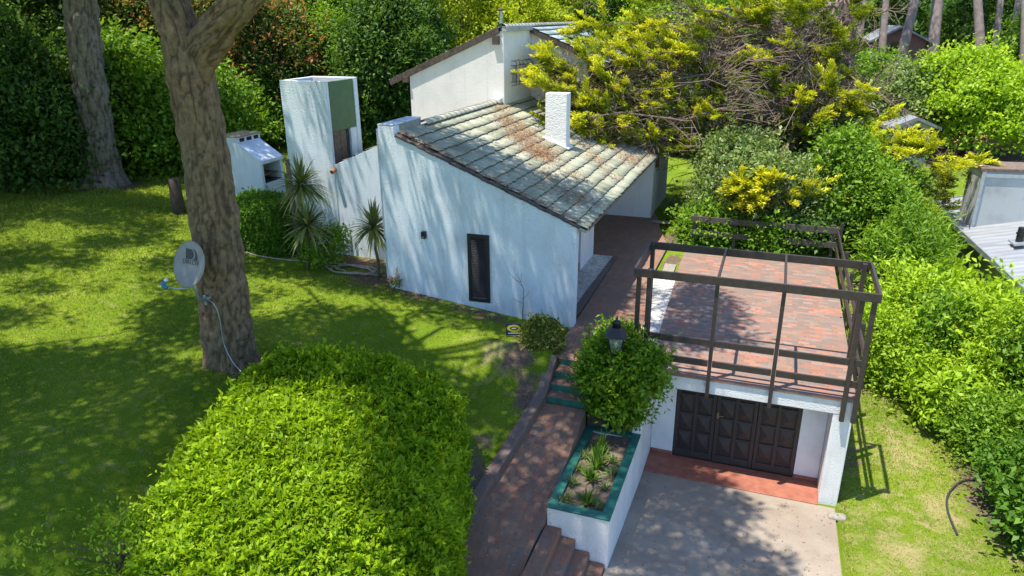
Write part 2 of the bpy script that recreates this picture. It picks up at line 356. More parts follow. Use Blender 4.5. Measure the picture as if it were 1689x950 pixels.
# ---------------------------------------------------------------- foliage builders
def unit(V): return V / (np.linalg.norm(V, axis=-1, keepdims=True) + 1e-9)
def leaf_mesh(P, A, Nn, Ln, Wd, fold=.25):
    """folded four-point leaves: P base, A axis, Nn normal"""
    n = len(P); A = unit(A); S = unit(np.cross(A, Nn)); U = np.cross(S, A)
    Ln = np.broadcast_to(Ln, (n,))[:, None]; Wd = np.broadcast_to(Wd, (n,))[:, None]
    mid = P + A * Ln * .45
    V = np.stack([P, mid + S * Wd * .5 + U * Wd * fold, P + A * Ln - U * Wd * fold * .5, mid - S * Wd * .5 + U * Wd * fold], 1).reshape(-1, 3)
    return V, np.arange(4 * n).reshape(-1, 4)
def foliage(name, P, out, Ln, Wd, mat, parent=None, tone=None, spread=.8, up=.3, r=None):
    r = r or rng; n = len(P)
    A = unit(out * .4 + r.normal(size=(n, 3)) * spread + np.array([0, 0, up]))
    Nn = unit(out * .8 + r.normal(size=(n, 3)) * .5 + np.array([0, 0, .85]))
    ln = Ln * r.uniform(.65, 1.3, n); V, F = leaf_mesh(P, A, Nn, ln, Wd * ln / Ln * r.uniform(.8, 1.2, n))
    if tone is None: tone = np.clip(r.normal(.45, .22, n), 0, 1)
    return quads(name, V, F, mat, parent, attrs={'tone': ('FACE', tone)})
def lumps(c, R, n, flat=.75, r=None, spread=.62, down=False):
    """a crown as a handful of overlapping lumps -> arrays centres, radii(3)"""
    r = r or rng; c = np.array(c, float); R = np.array(R, float)
    d = unit(r.normal(size=(n, 3))); d[:, 2] = d[:, 2] if down else np.abs(d[:, 2]) * 1.1 - .35
    k = r.uniform(.35, 1, n)[:, None]
    C = c + d * R * spread * k
    S = R * r.uniform(.24, .52, n)[:, None] * r.uniform(.8, 1.2, (n, 3)); S[:, 2] *= flat
    return np.vstack([c[None], C]), np.vstack([R[None] * .5, S])
def crown_points(C, S, ncl, per, cl_r, r=None, shell=.25, hang=0.0):
    """leaf clusters scattered on the outer shells of the lumps; returns points and outward directions"""
    r = r or rng
    w = (S[:, 0] * S[:, 1]); w = w / w.sum()
    idx = r.choice(len(C), size=ncl * 2, p=w)
    d = unit(r.normal(size=(ncl * 2, 3))); d[:, 2] = np.where(d[:, 2] < -.3, -d[:, 2], d[:, 2])
    q = C[idx] + d * S[idx] * (1 - shell * r.uniform(0, 1, (ncl * 2, 1)) ** 1.5)
    ins = np.zeros(len(q), bool)
    for c, s in zip(C, S): ins |= (((q - c) / s) ** 2).sum(1) < .55
    q = q[~ins][:ncl]; d = d[~ins][:ncl]; m = len(q)
    size = r.uniform(.55, 1.5, (m, 1)); q = q + d * np.abs(r.normal(size=(m, 1))) * cl_r * .9
    P = np.repeat(q, per, 0) + r.normal(size=(m * per, 3)) * cl_r * np.array([1, 1, .7]) * np.repeat(size, per, 0)
    P[:, 2] -= hang * r.uniform(0, 1, len(P)) ** 2
    out = unit(np.repeat(d, per, 0) + unit(P - np.repeat(q, per, 0)) * .9)
    ct = np.repeat(r.normal(0, .13, m), per)
    tone = np.clip(r.normal(.42, .2, m * per) + ct, 0, 1)
    # stray leading shoots beyond the outline
    ns = max(6, m // 6); k = r.choice(m, ns); up_ = unit(d[k] * .7 + r.normal(size=(ns, 3)) * .35 + np.array([0, 0, .7])); L = cl_r * r.uniform(1.4, 4.8, (ns, 1)); nn = 13
    s_ = np.tile(np.linspace(.1, 1, nn), ns)[:, None]; Ps = np.repeat(q[k], nn, 0) + np.repeat(up_ * L, nn, 0) * s_ + r.normal(size=(ns * nn, 3)) * cl_r * .10
    os_ = unit(np.repeat(up_, nn, 0) * .6 + r.normal(size=(ns * nn, 3)) * .6); ts = np.clip(.55 + .25 * s_[:, 0] + r.normal(0, .12, ns * nn), 0, 1)
    return np.concatenate([P, Ps]), np.concatenate([out, os_]), np.concatenate([tone, ts])
def bent(p, q, n=6, sag=0.0, wob=.05, r=None):
    r = r or rng; t = np.linspace(0, 1, n)[:, None]; p = np.array(p, float); q = np.array(q, float)
    P = p + (q - p) * t; L = np.linalg.norm(q - p)
    W = r.normal(size=(n, 3)) * wob * L; W[0] = 0; W[-1] = 0
    P += W; P[:, 2] -= sag * L * 4 * (t * (1 - t))[:, 0]
    return P
def leafy_tree(name, base, h, R, label, cat, mat, ncl=420, per=42, leaf=(.16, .08), group=None, trunk_r=.18, nl=9, flat=.8, seed=1, clr=.28, low=.35, bark='stem', hang=0.0):
    r = np.random.default_rng(seed); base = np.array(base, float)
    t = thing(name, base, label, cat, group)
    c = base + np.array([0, 0, h * (low + 1) / 2]); RR = np.array([R, R, h * (1 - low) / 2 * 1.15])
    C, S = lumps(c, RR, nl + (5 if low < .03 else 0), flat, r, .82 if low < .03 else .68, low < .03)
    P, o, tone = crown_points(C, S, ncl, per, clr, r, hang=hang)
    if mat == 'l_red': tone[:ncl * per] *= .95
    keep = P[:, 2] > base[2] + .05
    foliage('crown', P[keep], o[keep], leaf[0], leaf[1], M[mat], t, tone[keep], r=r)
    mb = MB()
    top = c + np.array([r.normal() * .2, r.normal() * .2, RR[2] * .3])
    P0 = bent(base - np.array([0, 0, .15]), top, 7, 0, .02, r); mb.tube(P0, np.linspace(trunk_r, trunk_r * .35, 7), 8)
    for cc in C[1:]:
        k = r.integers(2, 5); mb.tube(bent(P0[k], cc, 5, -.04, .04, r), np.linspace(trunk_r * .45, trunk_r * .1, 5), 6)
    mb.build('trunk', M[bark], t, smooth=True)
    return t
# ================================================================ SETTING: terrain, paths, driveway
KX = [(-4.45, 4.0), (-4.40, 8.5), (-4.30, 9.7), (-3.97, 12.78), (-3.97, 13.66)]     # left edge of the path
def kerb_x(y): return np.interp(y, [p[1] for p in KX], [p[0] for p in KX])
def path_z(y):
    y = np.asarray(y, float)
    return np.where(y > 13.62, 0.0, np.where(y > 12.75, -.64 + (y - 12.75) / .87 * .64, -.64 - .235 * (12.75 - np.maximum(y, 5))))
def drive_z(y): return np.interp(y, [4, 9.9, 13.3, 40], [-1.75, -2.12, -2.45, -2.45])
def ground(x, y):
    x = np.asarray(x, float); y = np.asarray(y, float)
    kz = np.where(y > 13.62, 0.02, path_z(np.minimum(y, 13.6)) + .17)
    t = sstep((-4.2 - x) / 6.0)
    far = .58 + .75 * sstep((-x - 11) / 11) + .35 * sstep((-x - 22) / 12) - .25 * sstep((9 - y) / 8)
    zl = kz + (far - kz) * t + .03 * nz(np.stack([x, y, 0 * x], -1), .6)
    up = -.03 + .9 * sstep((y - 34) / 40)
    kx = sstep((x - 3.4) / 2.6); right = drive_z(y) + (0.0 - drive_z(y)) * ((1 - kx) * sstep((y - 16.5) / 9) + kx * sstep((y - 27) / 9)) + .05 * nz(np.stack([x, y, 0 * x], -1), .7) + .5 * sstep((x - 6) / 12) * sstep((y - 32) / 8)
    z = np.where(x < -4.0, zl, np.where(x > 2.0, right, up))
    lowpath = (x > np.minimum(kerb_x(np.clip(y, 4, 13.6)) - .12, -4.0)) & (x < -2.0) & (y < 13.65)
    z = np.where(lowpath, np.minimum(path_z(np.minimum(y, 13.6)) - .25, np.where(x > -3.4, drive_z(y) - .15, 9)), z)
    z = np.where((x < -4.1) & (x > -6.4) & (y > 15.3) & (y < 29.6), -.10, z); z = np.where((x >= -4.2) & (x < -2.95) & (y > 13.66) & (y < 26.4), -.10, z)
    drv = (x >= -2.0) & (x <= 2.0) & (y < 22.0)
    z = np.where(drv, drive_z(y) - .06, z)
    return z
def gz(x, y): return float(ground(np.array([x]), np.array([y]))[0])

def axis_lines(lo, hi, fine_lo, fine_hi, step, extra):
    a = list(np.arange(fine_lo, fine_hi, step)); s = step; v = fine_lo
    while v > lo: s *= 1.25; v -= s; a.append(max(v, lo))
    s = step; v = fine_hi
    while v < hi: a.append(v); s *= 1.25; v += s
    a.append(hi); a += extra
    return np.array(sorted(set(round(float(q), 4) for q in a)))
xs = axis_lines(-600, 600, -34, 10, .25, list(np.arange(-4.75, -3.85, .05)) + [-3.42, -3.38, -3.02, -2.98, -2.015, -1.99, 1.99, 2.015])
ys = axis_lines(-250, 900, 2, 34, .25, [13.61, 13.64, 13.66, 21.98, 22.02])
GX, GY = np.meshgrid(xs, ys)
gxf, gyf = GX.ravel(), GY.ravel(); gzf = ground(gxf, gyf)
def blob(cx, cy, rx, ry=None): ry = ry or rx; return np.exp(-(((gxf - cx) / rx) ** 2 + ((gyf - cy) / ry) ** 2))
soil = np.zeros(len(gxf))
for c in [(-9.6, 15.4, 1.3, .9), (-10.6, 16.4, 1.4, .7), (-8.0, 15.0, .9, .35), (-6.4, 14.9, 1.2, .35), (-4.7, 14.2, .6, .7), (-4.4, 12.6, .35, .8), (-4.8, 13.3, .5, .5),
          (-9.8, 10.2, .85, .8), (-23.2, 19.2, 2.2, 1.6), (-25.5, 22, 3, 2), (-13.0, 16.3, 1.3, .5), (-4.7, 9.5, .5, 2.5), (-4.6, 7, .5, 2), (-30, 24, 5, 2.5), (-27, 28, 5, 3),
          (-1.5, 32.5, 3.0, 2.2), (.8, 30, 3, 3.5), (-3.2, 23.6, .9, 1.2), (-1, 26, 1, 2), (3.8, 22, 2, 4), (5.2, 15, 1.0, 2.2), (2.35, 15.6, .35, .8), (-.5, 24, 3, .9), (6.5, 19, 2.5, 5), (-2.6, 21.2, .4, 1.2)]:
    soil = np.maximum(soil, .62 * blob(*c))
soil = np.maximum(soil, .6 * sstep((gyf - 36) / 6))
dry = np.zeros(len(gxf))
for c in [(3.6, 16.2, .8, 1.2), (3.0, 12.5, .8, .8), (4.0, 14.2, .7, .9), (-2.2, 28.5, 2.2, 1.6), (-1.2, 27, 1.2, 1.2), (-5.2, 13.2, .5, .5), (2.6, 10.8, .7, .7)]:
    dry = np.maximum(dry, .6 * blob(*c))
dry = np.maximum(dry, np.where((gxf > 2) & (gyf < 22), .30, .10))
nx_, ny_ = len(xs), len(ys); ii = np.arange(nx_ * ny_).reshape(ny_, nx_)
F = np.stack([ii[:-1, :-1], ii[:-1, 1:], ii[1:, 1:], ii[1:, :-1]], -1).reshape(-1, 4)
tag(quads('lawn', np.stack([gxf, gyf, gzf], 1), F, M['lawn'], smooth=True, attrs={'soil': ('POINT', soil), 'dry': ('POINT', dry)}), kind='structure')

def sheet(name, outline_l, outline_r, zf, mat, thick=.06, sub=.2):
    """paved strip between two edge lines [(x,y),...], following zf(y)"""
    y0 = min(outline_l[0][1], outline_r[0][1]); y1 = max(outline_l[-1][1], outline_r[-1][1])
    yy = np.arange(y0, y1 + 1e-6, sub); yy[-1] = y1
    xl = np.interp(yy, [p[1] for p in outline_l], [p[0] for p in outline_l]); xr = np.interp(yy, [p[1] for p in outline_r], [p[0] for p in outline_r])
    zz = np.array([float(zf(v)) for v in yy]); mb = MB(); V = []
    for a, b, y, z in zip(xl, xr, yy, zz): V += [(a, y, z), (b, y, z), (b, y, z - thick), (a, y, z - thick)]
    n = len(yy); F = []
    for i in range(n - 1):
        for k in range(4): F.append((4 * i + k, 4 * i + (k + 1) % 4, 4 * i + 4 + (k + 1) % 4, 4 * i + 4 + k))
    F += [(3, 2, 1, 0), (4 * n - 4, 4 * n - 3, 4 * n - 2, 4 * n - 1)]
    mb.add(V, [f[::-1] for f in F])
    return tag(mb.build(name, mat), kind='structure')
sheet('brick_path', [p for p in KX if p[1] < 12.7] + [(-3.98, 12.72)], [(-3.16, 4.0), (-3.13, 9.9), (-3.098, 10.0), (-3.098, 12.72)], lambda y: path_z(min(y, 12.74)), M['brick_path'], .6)
def flat(name, poly, z, mat, thick=.06):
    return tag(MB().prism([(x, y, z) for x, y in poly], (0, 0, -thick)).build(name, mat), kind='structure')
flat('upper_path', [(-4.18, 13.64), (-2.9, 13.64), (-2.42, 15.0), (-2.95, 19.6), (-2.95, 22.6), (-3.5, 24.5), (-4.0, 26.5), (-5.85, 26.5), (-5.85, 20.95), (-4.25, 20.95), (-4.14, 15.3)], 0.012, M['brick_path'])
flat('grey_gravel_bed', [(-5.25, 15.5), (-4.42, 15.5), (-4.40, 20.93), (-5.25, 20.93)], 0.02, M['gravel'])
flat('path_edging', [(-4.41, 15.46), (-4.20, 15.46), (-4.26, 20.94), (-4.39, 20.94)], 0.045, M['brick_kerb'], .1)
flat('white_gravel_bed', [(-2.42, 15.02), (-2.08, 15.02), (-2.27, 19.6), (-2.94, 19.6)], 0.008, M['gravel'])
flat('paving_slab', [(-2.72, 20.0), (-2.40, 20.0), (-2.42, 20.75), (-2.76, 20.75)], 0.025, M['stone'])
sheet('driveway', [(-2.0, 3.0), (-1.99, 13.58)], [(1.90, 3.0), (1.97, 13.58)], drive_z, M['drive'], .1)
# brick kerb between lawn and path
kb = MB(); yy = np.arange(5.0, 13.7, .25)
for a, b in zip(yy[:-1], yy[1:]):
    za, zb = [float(path_z(min(v, 13.6))) + .20 for v in (a, b)]
    xa, xb = float(kerb_x(a)), float(kerb_x(b)); w = .23
    V = [(xa - w, a, za - .5), (xa, a, za - .5), (xa, a, za), (xa - w, a, za), (xb - w, b, zb - .5), (xb, b, zb - .5), (xb, b, zb), (xb - w, b, zb)]
    fs = [(0, 4, 5, 1), (1, 5, 6, 2), (2, 6, 7, 3), (3, 7, 4, 0)]
    if a == yy[0]: fs.append((0, 1, 2, 3))
    if b == yy[-1]: fs.append((7, 6, 5, 4))
    kb.add(V, fs)
tag(kb.build('brick_kerb', M['brick_kerb'], bevel=.012), 'low weathered brick kerb between the lawn and the sloping brick path', 'kerb')

# upper steps: four brick treads with green risers
st = thing('brick_steps', (-3.55, 13.2, -.64), 'four brick steps with green painted risers beside the lantern shrub', 'steps')
nose = [(13.62, 0.0), (13.29, -.16), (13.01, -.32), (12.74, -.48)]
for i, (y, z) in enumerate(nose):
    yb = nose[i - 1][0] if i else 13.95
    xl = float(kerb_x(y)) + .012
    MB().box(xl, -3.05, y, yb + .03, z - .16, z - (.004 if i else .006)).build('tread', M['brick_path'], st, bevel=.008)
    MB().box(xl, -3.05, y - .006, y + .02, z - .165, z - .02).build('riser', M['green_paint'], st)
# lower steps: down from the path to the driveway in front of the planter
lt = thing('brick_steps', (-2.6, 9.3, -2.1), 'dark brick steps leading down beside the front of the white planter', 'steps')
for x0, x1, z in [(-3.10, -2.83, -1.467), (-2.83, -2.57, -1.63), (-2.57, -2.31, -1.84), (-2.31, -2.03, -2.02)]:
    MB().box(x0, x1 + .03, 8.62, 9.972, -2.6, z).build('tread', M['brick_path'], lt, bevel=.012)
MB().box(-3.20, -2.835, 8.575, 8.612, -1.64, -1.475).build('edge_board', M['green_paint'], lt, bevel=.004)

# ================================================================ GARAGE WITH TERRACE ROOF
g = thing('garage', (0, 14.4, -2.45), 'white garage with a brick terrace roof and brown panelled door', 'garage')
wl = MB()
wl.prism([(-2.14, 12.83, -2.7), (-2.14, 14.6, -2.7), (-2.14, 14.6, -.06), (-2.14, 13.72, -.06), (-2.14, 13.55, -.45), (-2.14, 12.83, -1.02)], (.18, 0, 0))
wl.box(-2.30, -1.962, 14.62, 22.2, -2.7, -.07)
wl.box(1.66, 2.02, 13.735, 22.2, -2.75, -.072)
wl.box(-1.955, -1.45, 14.395, 14.6, -2.6, -.21); wl.box(1.16, 1.655, 14.395, 14.6, -2.6, -.21)
wl.box(-1.955, 1.655, 22.0, 22.2, -2.6, -.21)
wl.build('wall', M['stucco'], g, bevel=.015)
MB().box(-2.06, 2.018, 13.73, 13.96, -.37, -.066).build('roof_beam', M['stucco'], g, bevel=.012)
MB().box(-1.958, 1.658, 13.965, 22.0, -.20, -.07).build('ceiling', M['stucco_smooth'], g)
MB().prism([(-2.08, 13.70, 0), (2.035, 13.70, 0), (2.032, 22.3, 0), (-2.36, 22.3, 0), (-2.32, 19.6, 0)], (0, 0, -.062)).build('terrace_paving', M['brick_slab'], g, bevel=.012)
MB().box(-1.955, 1.655, 13.57, 14.39, -2.6, -2.425).build('threshold', M['red_floor'], g, bevel=.01)
for xa, xb in ((-1.95, -1.455), (1.165, 1.652)): MB().box(xa, xb, 14.37, 14.392, -2.42, -2.34).build('skirting', M['red_floor'], g)
dx = np.linspace(-1.445, 1.155, 4)
for i in range(3):
    x0, x1 = dx[i] + .006, dx[i + 1] - .006; z0, z1 = -2.41, -.24; yb = 14.43
    mb = MB(); mb.box(x0, x1, yb, yb + .05, z0, z1)
    sw = .075; cw = (x1 - x0 - 3 * sw) / 2; rz0 = z0 + .20; rh = (z1 - .10 - rz0) / 4
    for k in range(3): mb.box(x0 + k * (cw + sw), x0 + k * (cw + sw) + sw, yb - .035, yb - .001, z0, z1)
    for c in range(2):
        xa = x0 + sw + c * (cw + sw); xb = xa + cw
        mb.box(xa + .001, xb - .001, yb - .034, yb - .001, z0, rz0 - .02)
        for r_ in range(4):
            za = rz0 + r_ * rh; zb = za + rh - .045
            mb.box(xa + .001, xb - .001, yb - .033, yb - .001, zb, za + rh)
            cx, cz = (xa + xb) / 2, (za + zb) / 2
            e = .015; mb.add([(xa + e, yb - .002, za + e), (xb - e, yb - .002, za + e), (xb - e, yb - .002, zb - e), (xa + e, yb - .002, zb - e), (cx, yb - .055, cz)], [(0, 1, 4), (1, 2, 4), (2, 3, 4), (3, 0, 4)])
    leafo = mb.build('door_leaf', M['door_wood'], g, bevel=.004)
    if i == 1:
        MB().bar((x0 + .035, yb - .05, -1.22), (x0 + .16, yb - .05, -1.22), .022, .022).box(x0 + .02, x0 + .06, yb - .042, yb - .03, -1.30, -1.15).build('handle', M['brass'], leafo)
for xa, xb in ((-1.452, -1.40), (1.11, 1.163)): MB().box(xa, xb, 14.40, 14.428, -2.42, -.22).build('door_frame', M['door_wood'], g)

# ---------------------------------------------------------------- timber pergola on the terrace edge
pg = thing('pergola', (0, 13.65, -.4), 'open dark brown timber pergola with two front rails on the terrace edge', 'pergola')
def beam(p, q, w, h, name='beam', par=pg, mat='dark_wood'):
    return MB().bar(p, q, w, h).build(name, M[mat], par, bevel=.006)
beam((-2.40, 13.585, 2.19), (2.11, 13.585, 2.19), .05, .17); beam((-2.42, 15.5, 2.19), (2.13, 15.5, 2.19), .05, .17)
beam((-2.395, 13.612, 2.19), (-2.415, 15.473, 2.19), .05, .165); beam((2.085, 13.612, 2.19), (2.105, 15.473, 2.19), .05, .165)
for x in (-.77, .46): beam((x, 13.612, 2.215), (x, 15.473, 2.215), .045, .115, 'cross_beam')
for x, y, z0, z1 in [(-2.31, 13.655, -.5, 2.25), (-2.10, 13.655, -.42, 2.27), (1.81, 13.655, -.46, 2.22), (2.02, 13.655, -.46, 2.22)]:
    beam((x, y, z0), (x, y, z1), .09, .09, 'post')
for x in (-.77, .46): beam((x, 13.655, -.42), (x, 13.655, 2.105), .075, .075, 'post')
for x, y in [(-2.34, 15.43), (1.98, 15.43)]: beam((x, y, .005), (x, y, 2.25), .09, .09, 'post')
for z in (.82, .36):
    for a, b in [(-2.05, -.815), (-.725, .415), (.505, 2.09)]: beam((a, 13.66, z), (b, 13.66, z), .045, .14, 'rail')
# ---------------------------------------------------------------- terrace side railing
rl = thing('terrace_railing', (2.15, 18.5, 0), 'low two rail timber railing along the right side of the terrace', 'railing')
for z in (.82, .36): beam((2.075, 13.72, z), (2.05, 22.95, z), .045, .14, 'rail', rl)
for y in (15.3, 16.9, 18.6, 20.4, 22.9): beam((2.13, y, -.5), (2.13, y, 1.0 if y < 22 else 1.15), .085, .085, 'post', rl)
# ---------------------------------------------------------------- back fence
fn = thing('timber_fence', (-.1, 23.15, 0), 'weathered two rail timber fence behind the brick terrace, leafy branches hanging over it', 'fence')
for z in (.86, .40): beam((-2.32, 23.08, z), (2.08, 23.0, z), .05, .19, 'rail', fn, 'fence_wood')
for x in (-2.2, -.95, .55, 1.95): beam((x, 23.17, -.2), (x, 23.17, 1.0), .1, .1, 'post', fn, 'fence_wood')

# ---------------------------------------------------------------- planter
pl = thing('planter', (-2.5, 11.4, -2.1), 'long white stucco planter with a teal green rim beside the driveway', 'planter')
w = MB(); w.box(-3.08, -1.96, 9.98, 10.10, -2.7, -1.10); w.box(-2.08, -1.9605, 10.102, 12.82, -2.7, -1.10); w.box(-3.08, -2.96, 10.102, 12.82, -2.4, -1.10); w.box(-2.958, -2.082, 12.70, 12.82, -2.4, -1.10)
w.build('wall', M['stucco'], pl, bevel=.012)
rm = MB(); z0, z1 = -1.098, -1.062
rm.box(-3.095, -1.945, 9.965, 10.15, z0, z1); rm.box(-3.095, -2.92, 10.152, 12.67, z0, z1); rm.box(-2.12, -1.945, 10.152, 12.67, z0, z1); rm.box(-3.095, -1.945, 12.672, 12.83, z0, z1)
rm.build('rim', M['green_paint'], pl, bevel=.008)
def soilpatch(name, x0, x1, y0, y1, z, mat, par=None, amp=.03, n=30):
    X, Y = np.meshgrid(np.linspace(x0, x1, n), np.linspace(y0, y1, n)); P = np.stack([X.ravel(), Y.ravel(), 0 * X.ravel()], 1)
    P[:, 2] = z + amp * nz(P, 3.1) + amp * .6 * nz(P, 8.3); i = np.arange(n * n).reshape(n, n)
    return quads(name, P, np.stack([i[:-1, :-1], i[:-1, 1:], i[1:, 1:], i[1:, :-1]], -1).reshape(-1, 4), M[mat], par, True)
soilpatch('soil', -2.95, -2.09, 10.11, 12.69, -1.14, 'soil', pl)
bed = MB(); bed.prism([(-3.10, 12.84, -2.0), (-3.10, 14.6, -2.0), (-3.10, 14.6, -.03), (-3.10, 13.8, -.03), (-3.10, 12.84, -.86)], (.955, 0, 0))
tag(bed.build('soil_bed', M['soil_dark'], None), kind='structure')

# ================================================================ HOUSE
h = thing('white_house', (-8, 20, 0), 'white stucco house with a long sloping green tiled roof and a square tower', 'house')
A2 = math.radians(2)
def GW(t, z, d=0.0):       # a point of the front gable wall: t along it (0 = right corner), d metres in front of it
    return (-4.14 + t * math.cos(A2) + d * math.sin(A2), 15.29 + t * math.sin(A2) - d * math.cos(A2), z)
back = (-.3 * math.sin(A2), .3 * math.cos(A2), 0)
gw = MB(); gw.prism([GW(-4.87, .2), GW(.03, -.4), GW(.06, 2.50), GW(-4.44, 4.41), GW(-4.44, 4.62), GW(-4.87, 4.63)], back)
gw.build('gable_wall', M['stucco_sky_tint'], h, bevel=.02)
vg = MB()
ts = np.linspace(-4.42, .12, 24)
for a, b in zip(ts[:-1], ts[1:]):
    za = 4.43 + (2.535 - 4.43) * (a + 4.44) / 4.5; zb = 4.43 + (2.535 - 4.43) * (b + 4.44) / 4.5
    o = .012 * math.sin(a * 9); vg.bar(np.array(GW(a, za + o, -.08)), np.array(GW(b + .01, zb + o, -.08)), .22, .05)
vg.build('verge', M['verge'], h, bevel=.005)
cb = MB().prism([GW(-4.87, 4.632), GW(-4.46, 4.632), (-8.62, 16.65, 4.632), (-9.02, 16.65, 4.632)], (0, 0, .03)); cb.build('parapet_cap', plain('streaked_cap', (.50, .53, .57), .6, var=.6, nscale=7), h)
MB().prism([(-8.98, 15.43, 4.63), (-8.60, 15.43, 4.63), (-8.62, 16.63, 4.63), (-8.98, 16.63, 4.63)], (0, 0, -1.0)).build('parapet', M['concrete'], h)
# louvred shutter
sh = MB(); fw = .075; t0, t1, s0, s1 = -2.635, -2.075, .40, 2.145
def gbox(mb, ta, tb, za, zb, d0, d1):
    V = [GW(t, z, d) for z in (za, zb) for t, d in ((ta, d1), (tb, d1), (tb, d0), (ta, d0))]
    return mb.add(V, [(0, 3, 2, 1), (4, 5, 6, 7), (0, 1, 5, 4), (1, 2, 6, 5), (2, 3, 7, 6), (3, 0, 4, 7)])
gbox(sh, t0, t0 + fw, s0, s1, .004, .05); gbox(sh, t1 - fw, t1, s0, s1, .004, .05); gbox(sh, t0 + fw, t1 - fw, s0, s0 + .09, .004, .049); gbox(sh, t0 + fw, t1 - fw, s1 - .1, s1, .004, .049)
shf = sh.build('shutter', M['black_wood'], h, bevel=.004)
sl_ = MB()
for z in np.arange(s0 + .11, s1 - .12, .042):
    sl_.add([GW(t0 + fw + .002, z + .036, .006), GW(t1 - fw - .002, z + .036, .006), GW(t1 - fw - .002, z, .038), GW(t0 + fw + .002, z, .038), GW(t0 + fw + .002, z + .042, .012), GW(t1 - fw - .002, z + .042, .012), GW(t1 - fw - .002, z + .006, .044), GW(t0 + fw + .002, z + .006, .044)],
            [(0, 1, 2, 3), (7, 6, 5, 4), (0, 4, 5, 1), (1, 5, 6, 2), (2, 6, 7, 3), (3, 7, 4, 0)])
sl_.build('louvre', M['black_wood'], shf)
wlamp = MB(); gbox(wlamp, -3.83, -3.72, 1.93, 2.11, .004, .11); wlampo = wlamp.build('wall_lamp', M['iron'], h, bevel=.008)
glp = MB(); gbox(glp, -3.81, -3.74, 1.95, 1.985, .112, .118); glp.build('lens', M['glass'], wlampo)

# main roof
RS = .424                                          # slope
def rz(x): return 2.54 + RS * (-4.08 - x)
nrm = np.array([RS, 0, 1]) / math.hypot(RS, 1)
def tile_roof(name, mat, x_ridge, x_eave, z_ridge, slope, y0, y1, ncourse, par, sgn=1, seed=3, wave=.115, amp=.008, cut=None, capskip=False):
    r = np.random.default_rng(seed); n = np.array([slope * sgn, 0, 1]) / math.hypot(slope, 1)
    yv = np.arange(y0, y1 + .001, wave / 6); L = abs(x_eave - x_ridge); c = L / ncourse
    V = []; F = []; T = []; base = 0
    for k in range(ncourse):
        ka = k * c; kb_ = (k + 1) * c + .05
        if k == ncourse - 1: kb_ = (k + 1) * c
        jit = .010 * np.sin(yv * 1.3 + k * 2.1) + .012 * r.normal(size=len(np.unique(np.floor(yv / wave))) + 2)[(np.floor((yv - y0) / wave)).astype(int)]
        off = k * .0
        rows = []
        for u, lift in ((ka, .004), ((ka + kb_) / 2, .028), (kb_, .046), (kb_ + .003, -.004)):
            uu = u + (jit if u > ka + .05 else 0)
            x = x_ridge + sgn * uu; z = z_ridge - slope * uu
            hgt = lift + amp * np.maximum(np.sin(2 * math.pi * yv / wave), -.55) * (1 if lift > .003 else .6)
            P = np.stack([x + 0 * yv, yv, z + 0 * yv], 1) + n * hgt[:, None]; rows.append(P)
        m = len(yv); V.append(np.concatenate(rows)); i = np.arange(m - 1)
        ti = np.floor((yv[:-1] - y0) / (2 * wave)).astype(int); tt = r.beta(2.2, 2.2, ti.max() + 2) * .92
        tt = np.where(r.uniform(size=len(tt)) > .985, .99, tt)
        for a in range(3):
            f = np.stack([base + a * m + i, base + a * m + i + 1, base + (a + 1) * m + i + 1, base + (a + 1) * m + i], 1)
            if sgn > 0: f = f[:, ::-1]
            F.append(f); T.append(np.full(len(ti), 0.0) if a == 2 else np.maximum(tt[ti], .08))  # course-end faces take the darkest tone, a painted shadow line
        base += 4 * m
    V = np.concatenate(V); F = np.concatenate(F); T = np.concatenate(T)
    if cut is not None:
        ctr = V[F].mean(1); keep = cut(ctr); F = F[keep]; T = T[keep]
    return quads(name, V, F, mat, par, True, {'tone': ('FACE', T)})
def cutmain(c): return ~((c[:, 1] > 21.95) & (c[:, 0] < -8.36)) & ~((c[:, 1] < 16.64) & (c[:, 0] < -8.60))
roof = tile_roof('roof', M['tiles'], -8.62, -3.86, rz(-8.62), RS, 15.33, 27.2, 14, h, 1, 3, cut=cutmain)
bd = MB(); x0, x1 = -8.3, -3.88
bd.prism([(x0, 15.6, rz(x0) - .01), (x1, 15.6, rz(x1) - .01), (x1, 15.6, rz(x1) - .11), (x0, 15.6, rz(x0) - .11)], (0, 11.58, 0)); bd.build('roof_board', M['old_wood'], h)
fb = MB().prism([(-4.02, 15.34, rz(-4.02) - .015), (-3.87, 15.34, rz(-3.87) - .015), (-3.87, 15.34, rz(-3.87) - .085), (-4.02, 15.34, rz(-4.02) - .085)], (0, .25, 0)); fb.build('eave_end', M['zinc'], h)
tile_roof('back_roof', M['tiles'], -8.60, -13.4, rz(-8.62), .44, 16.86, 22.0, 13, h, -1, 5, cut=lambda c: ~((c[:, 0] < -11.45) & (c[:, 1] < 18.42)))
cp = MB(); y = 16.66
rr = np.random.default_rng(5)
V = []; F = []; T = []; b0 = 0
while y < 21.9:
    L_ = .36; k = np.linspace(0, math.pi, 9); a, bq = .15, .12
    for (yy_, sc_) in ((y, 1.1), (y + L_, .92)):
        V += [(-8.61 + .155 * sc_ * math.cos(t), yy_, rz(-8.62) + .01 + .095 * sc_ * math.sin(t)) for t in k]
    F += [(b0 + i, b0 + i + 1, b0 + 9 + i + 1, b0 + 9 + i) for i in range(8)]; T += [rr.uniform()] * 8; b0 += 18; y += L_ - .05
quads('ridge_cap', np.array(V), np.array(F), M['tiles_cap'], roof, True, {'tone': ('FACE', np.array(T))})
MB().box(-8.72, -8.40, 21.70, 21.99, rz(-8.62) - .02, rz(-8.62) + .17).build('ridge_mortar', M['stucco'], roof, bevel=.05)

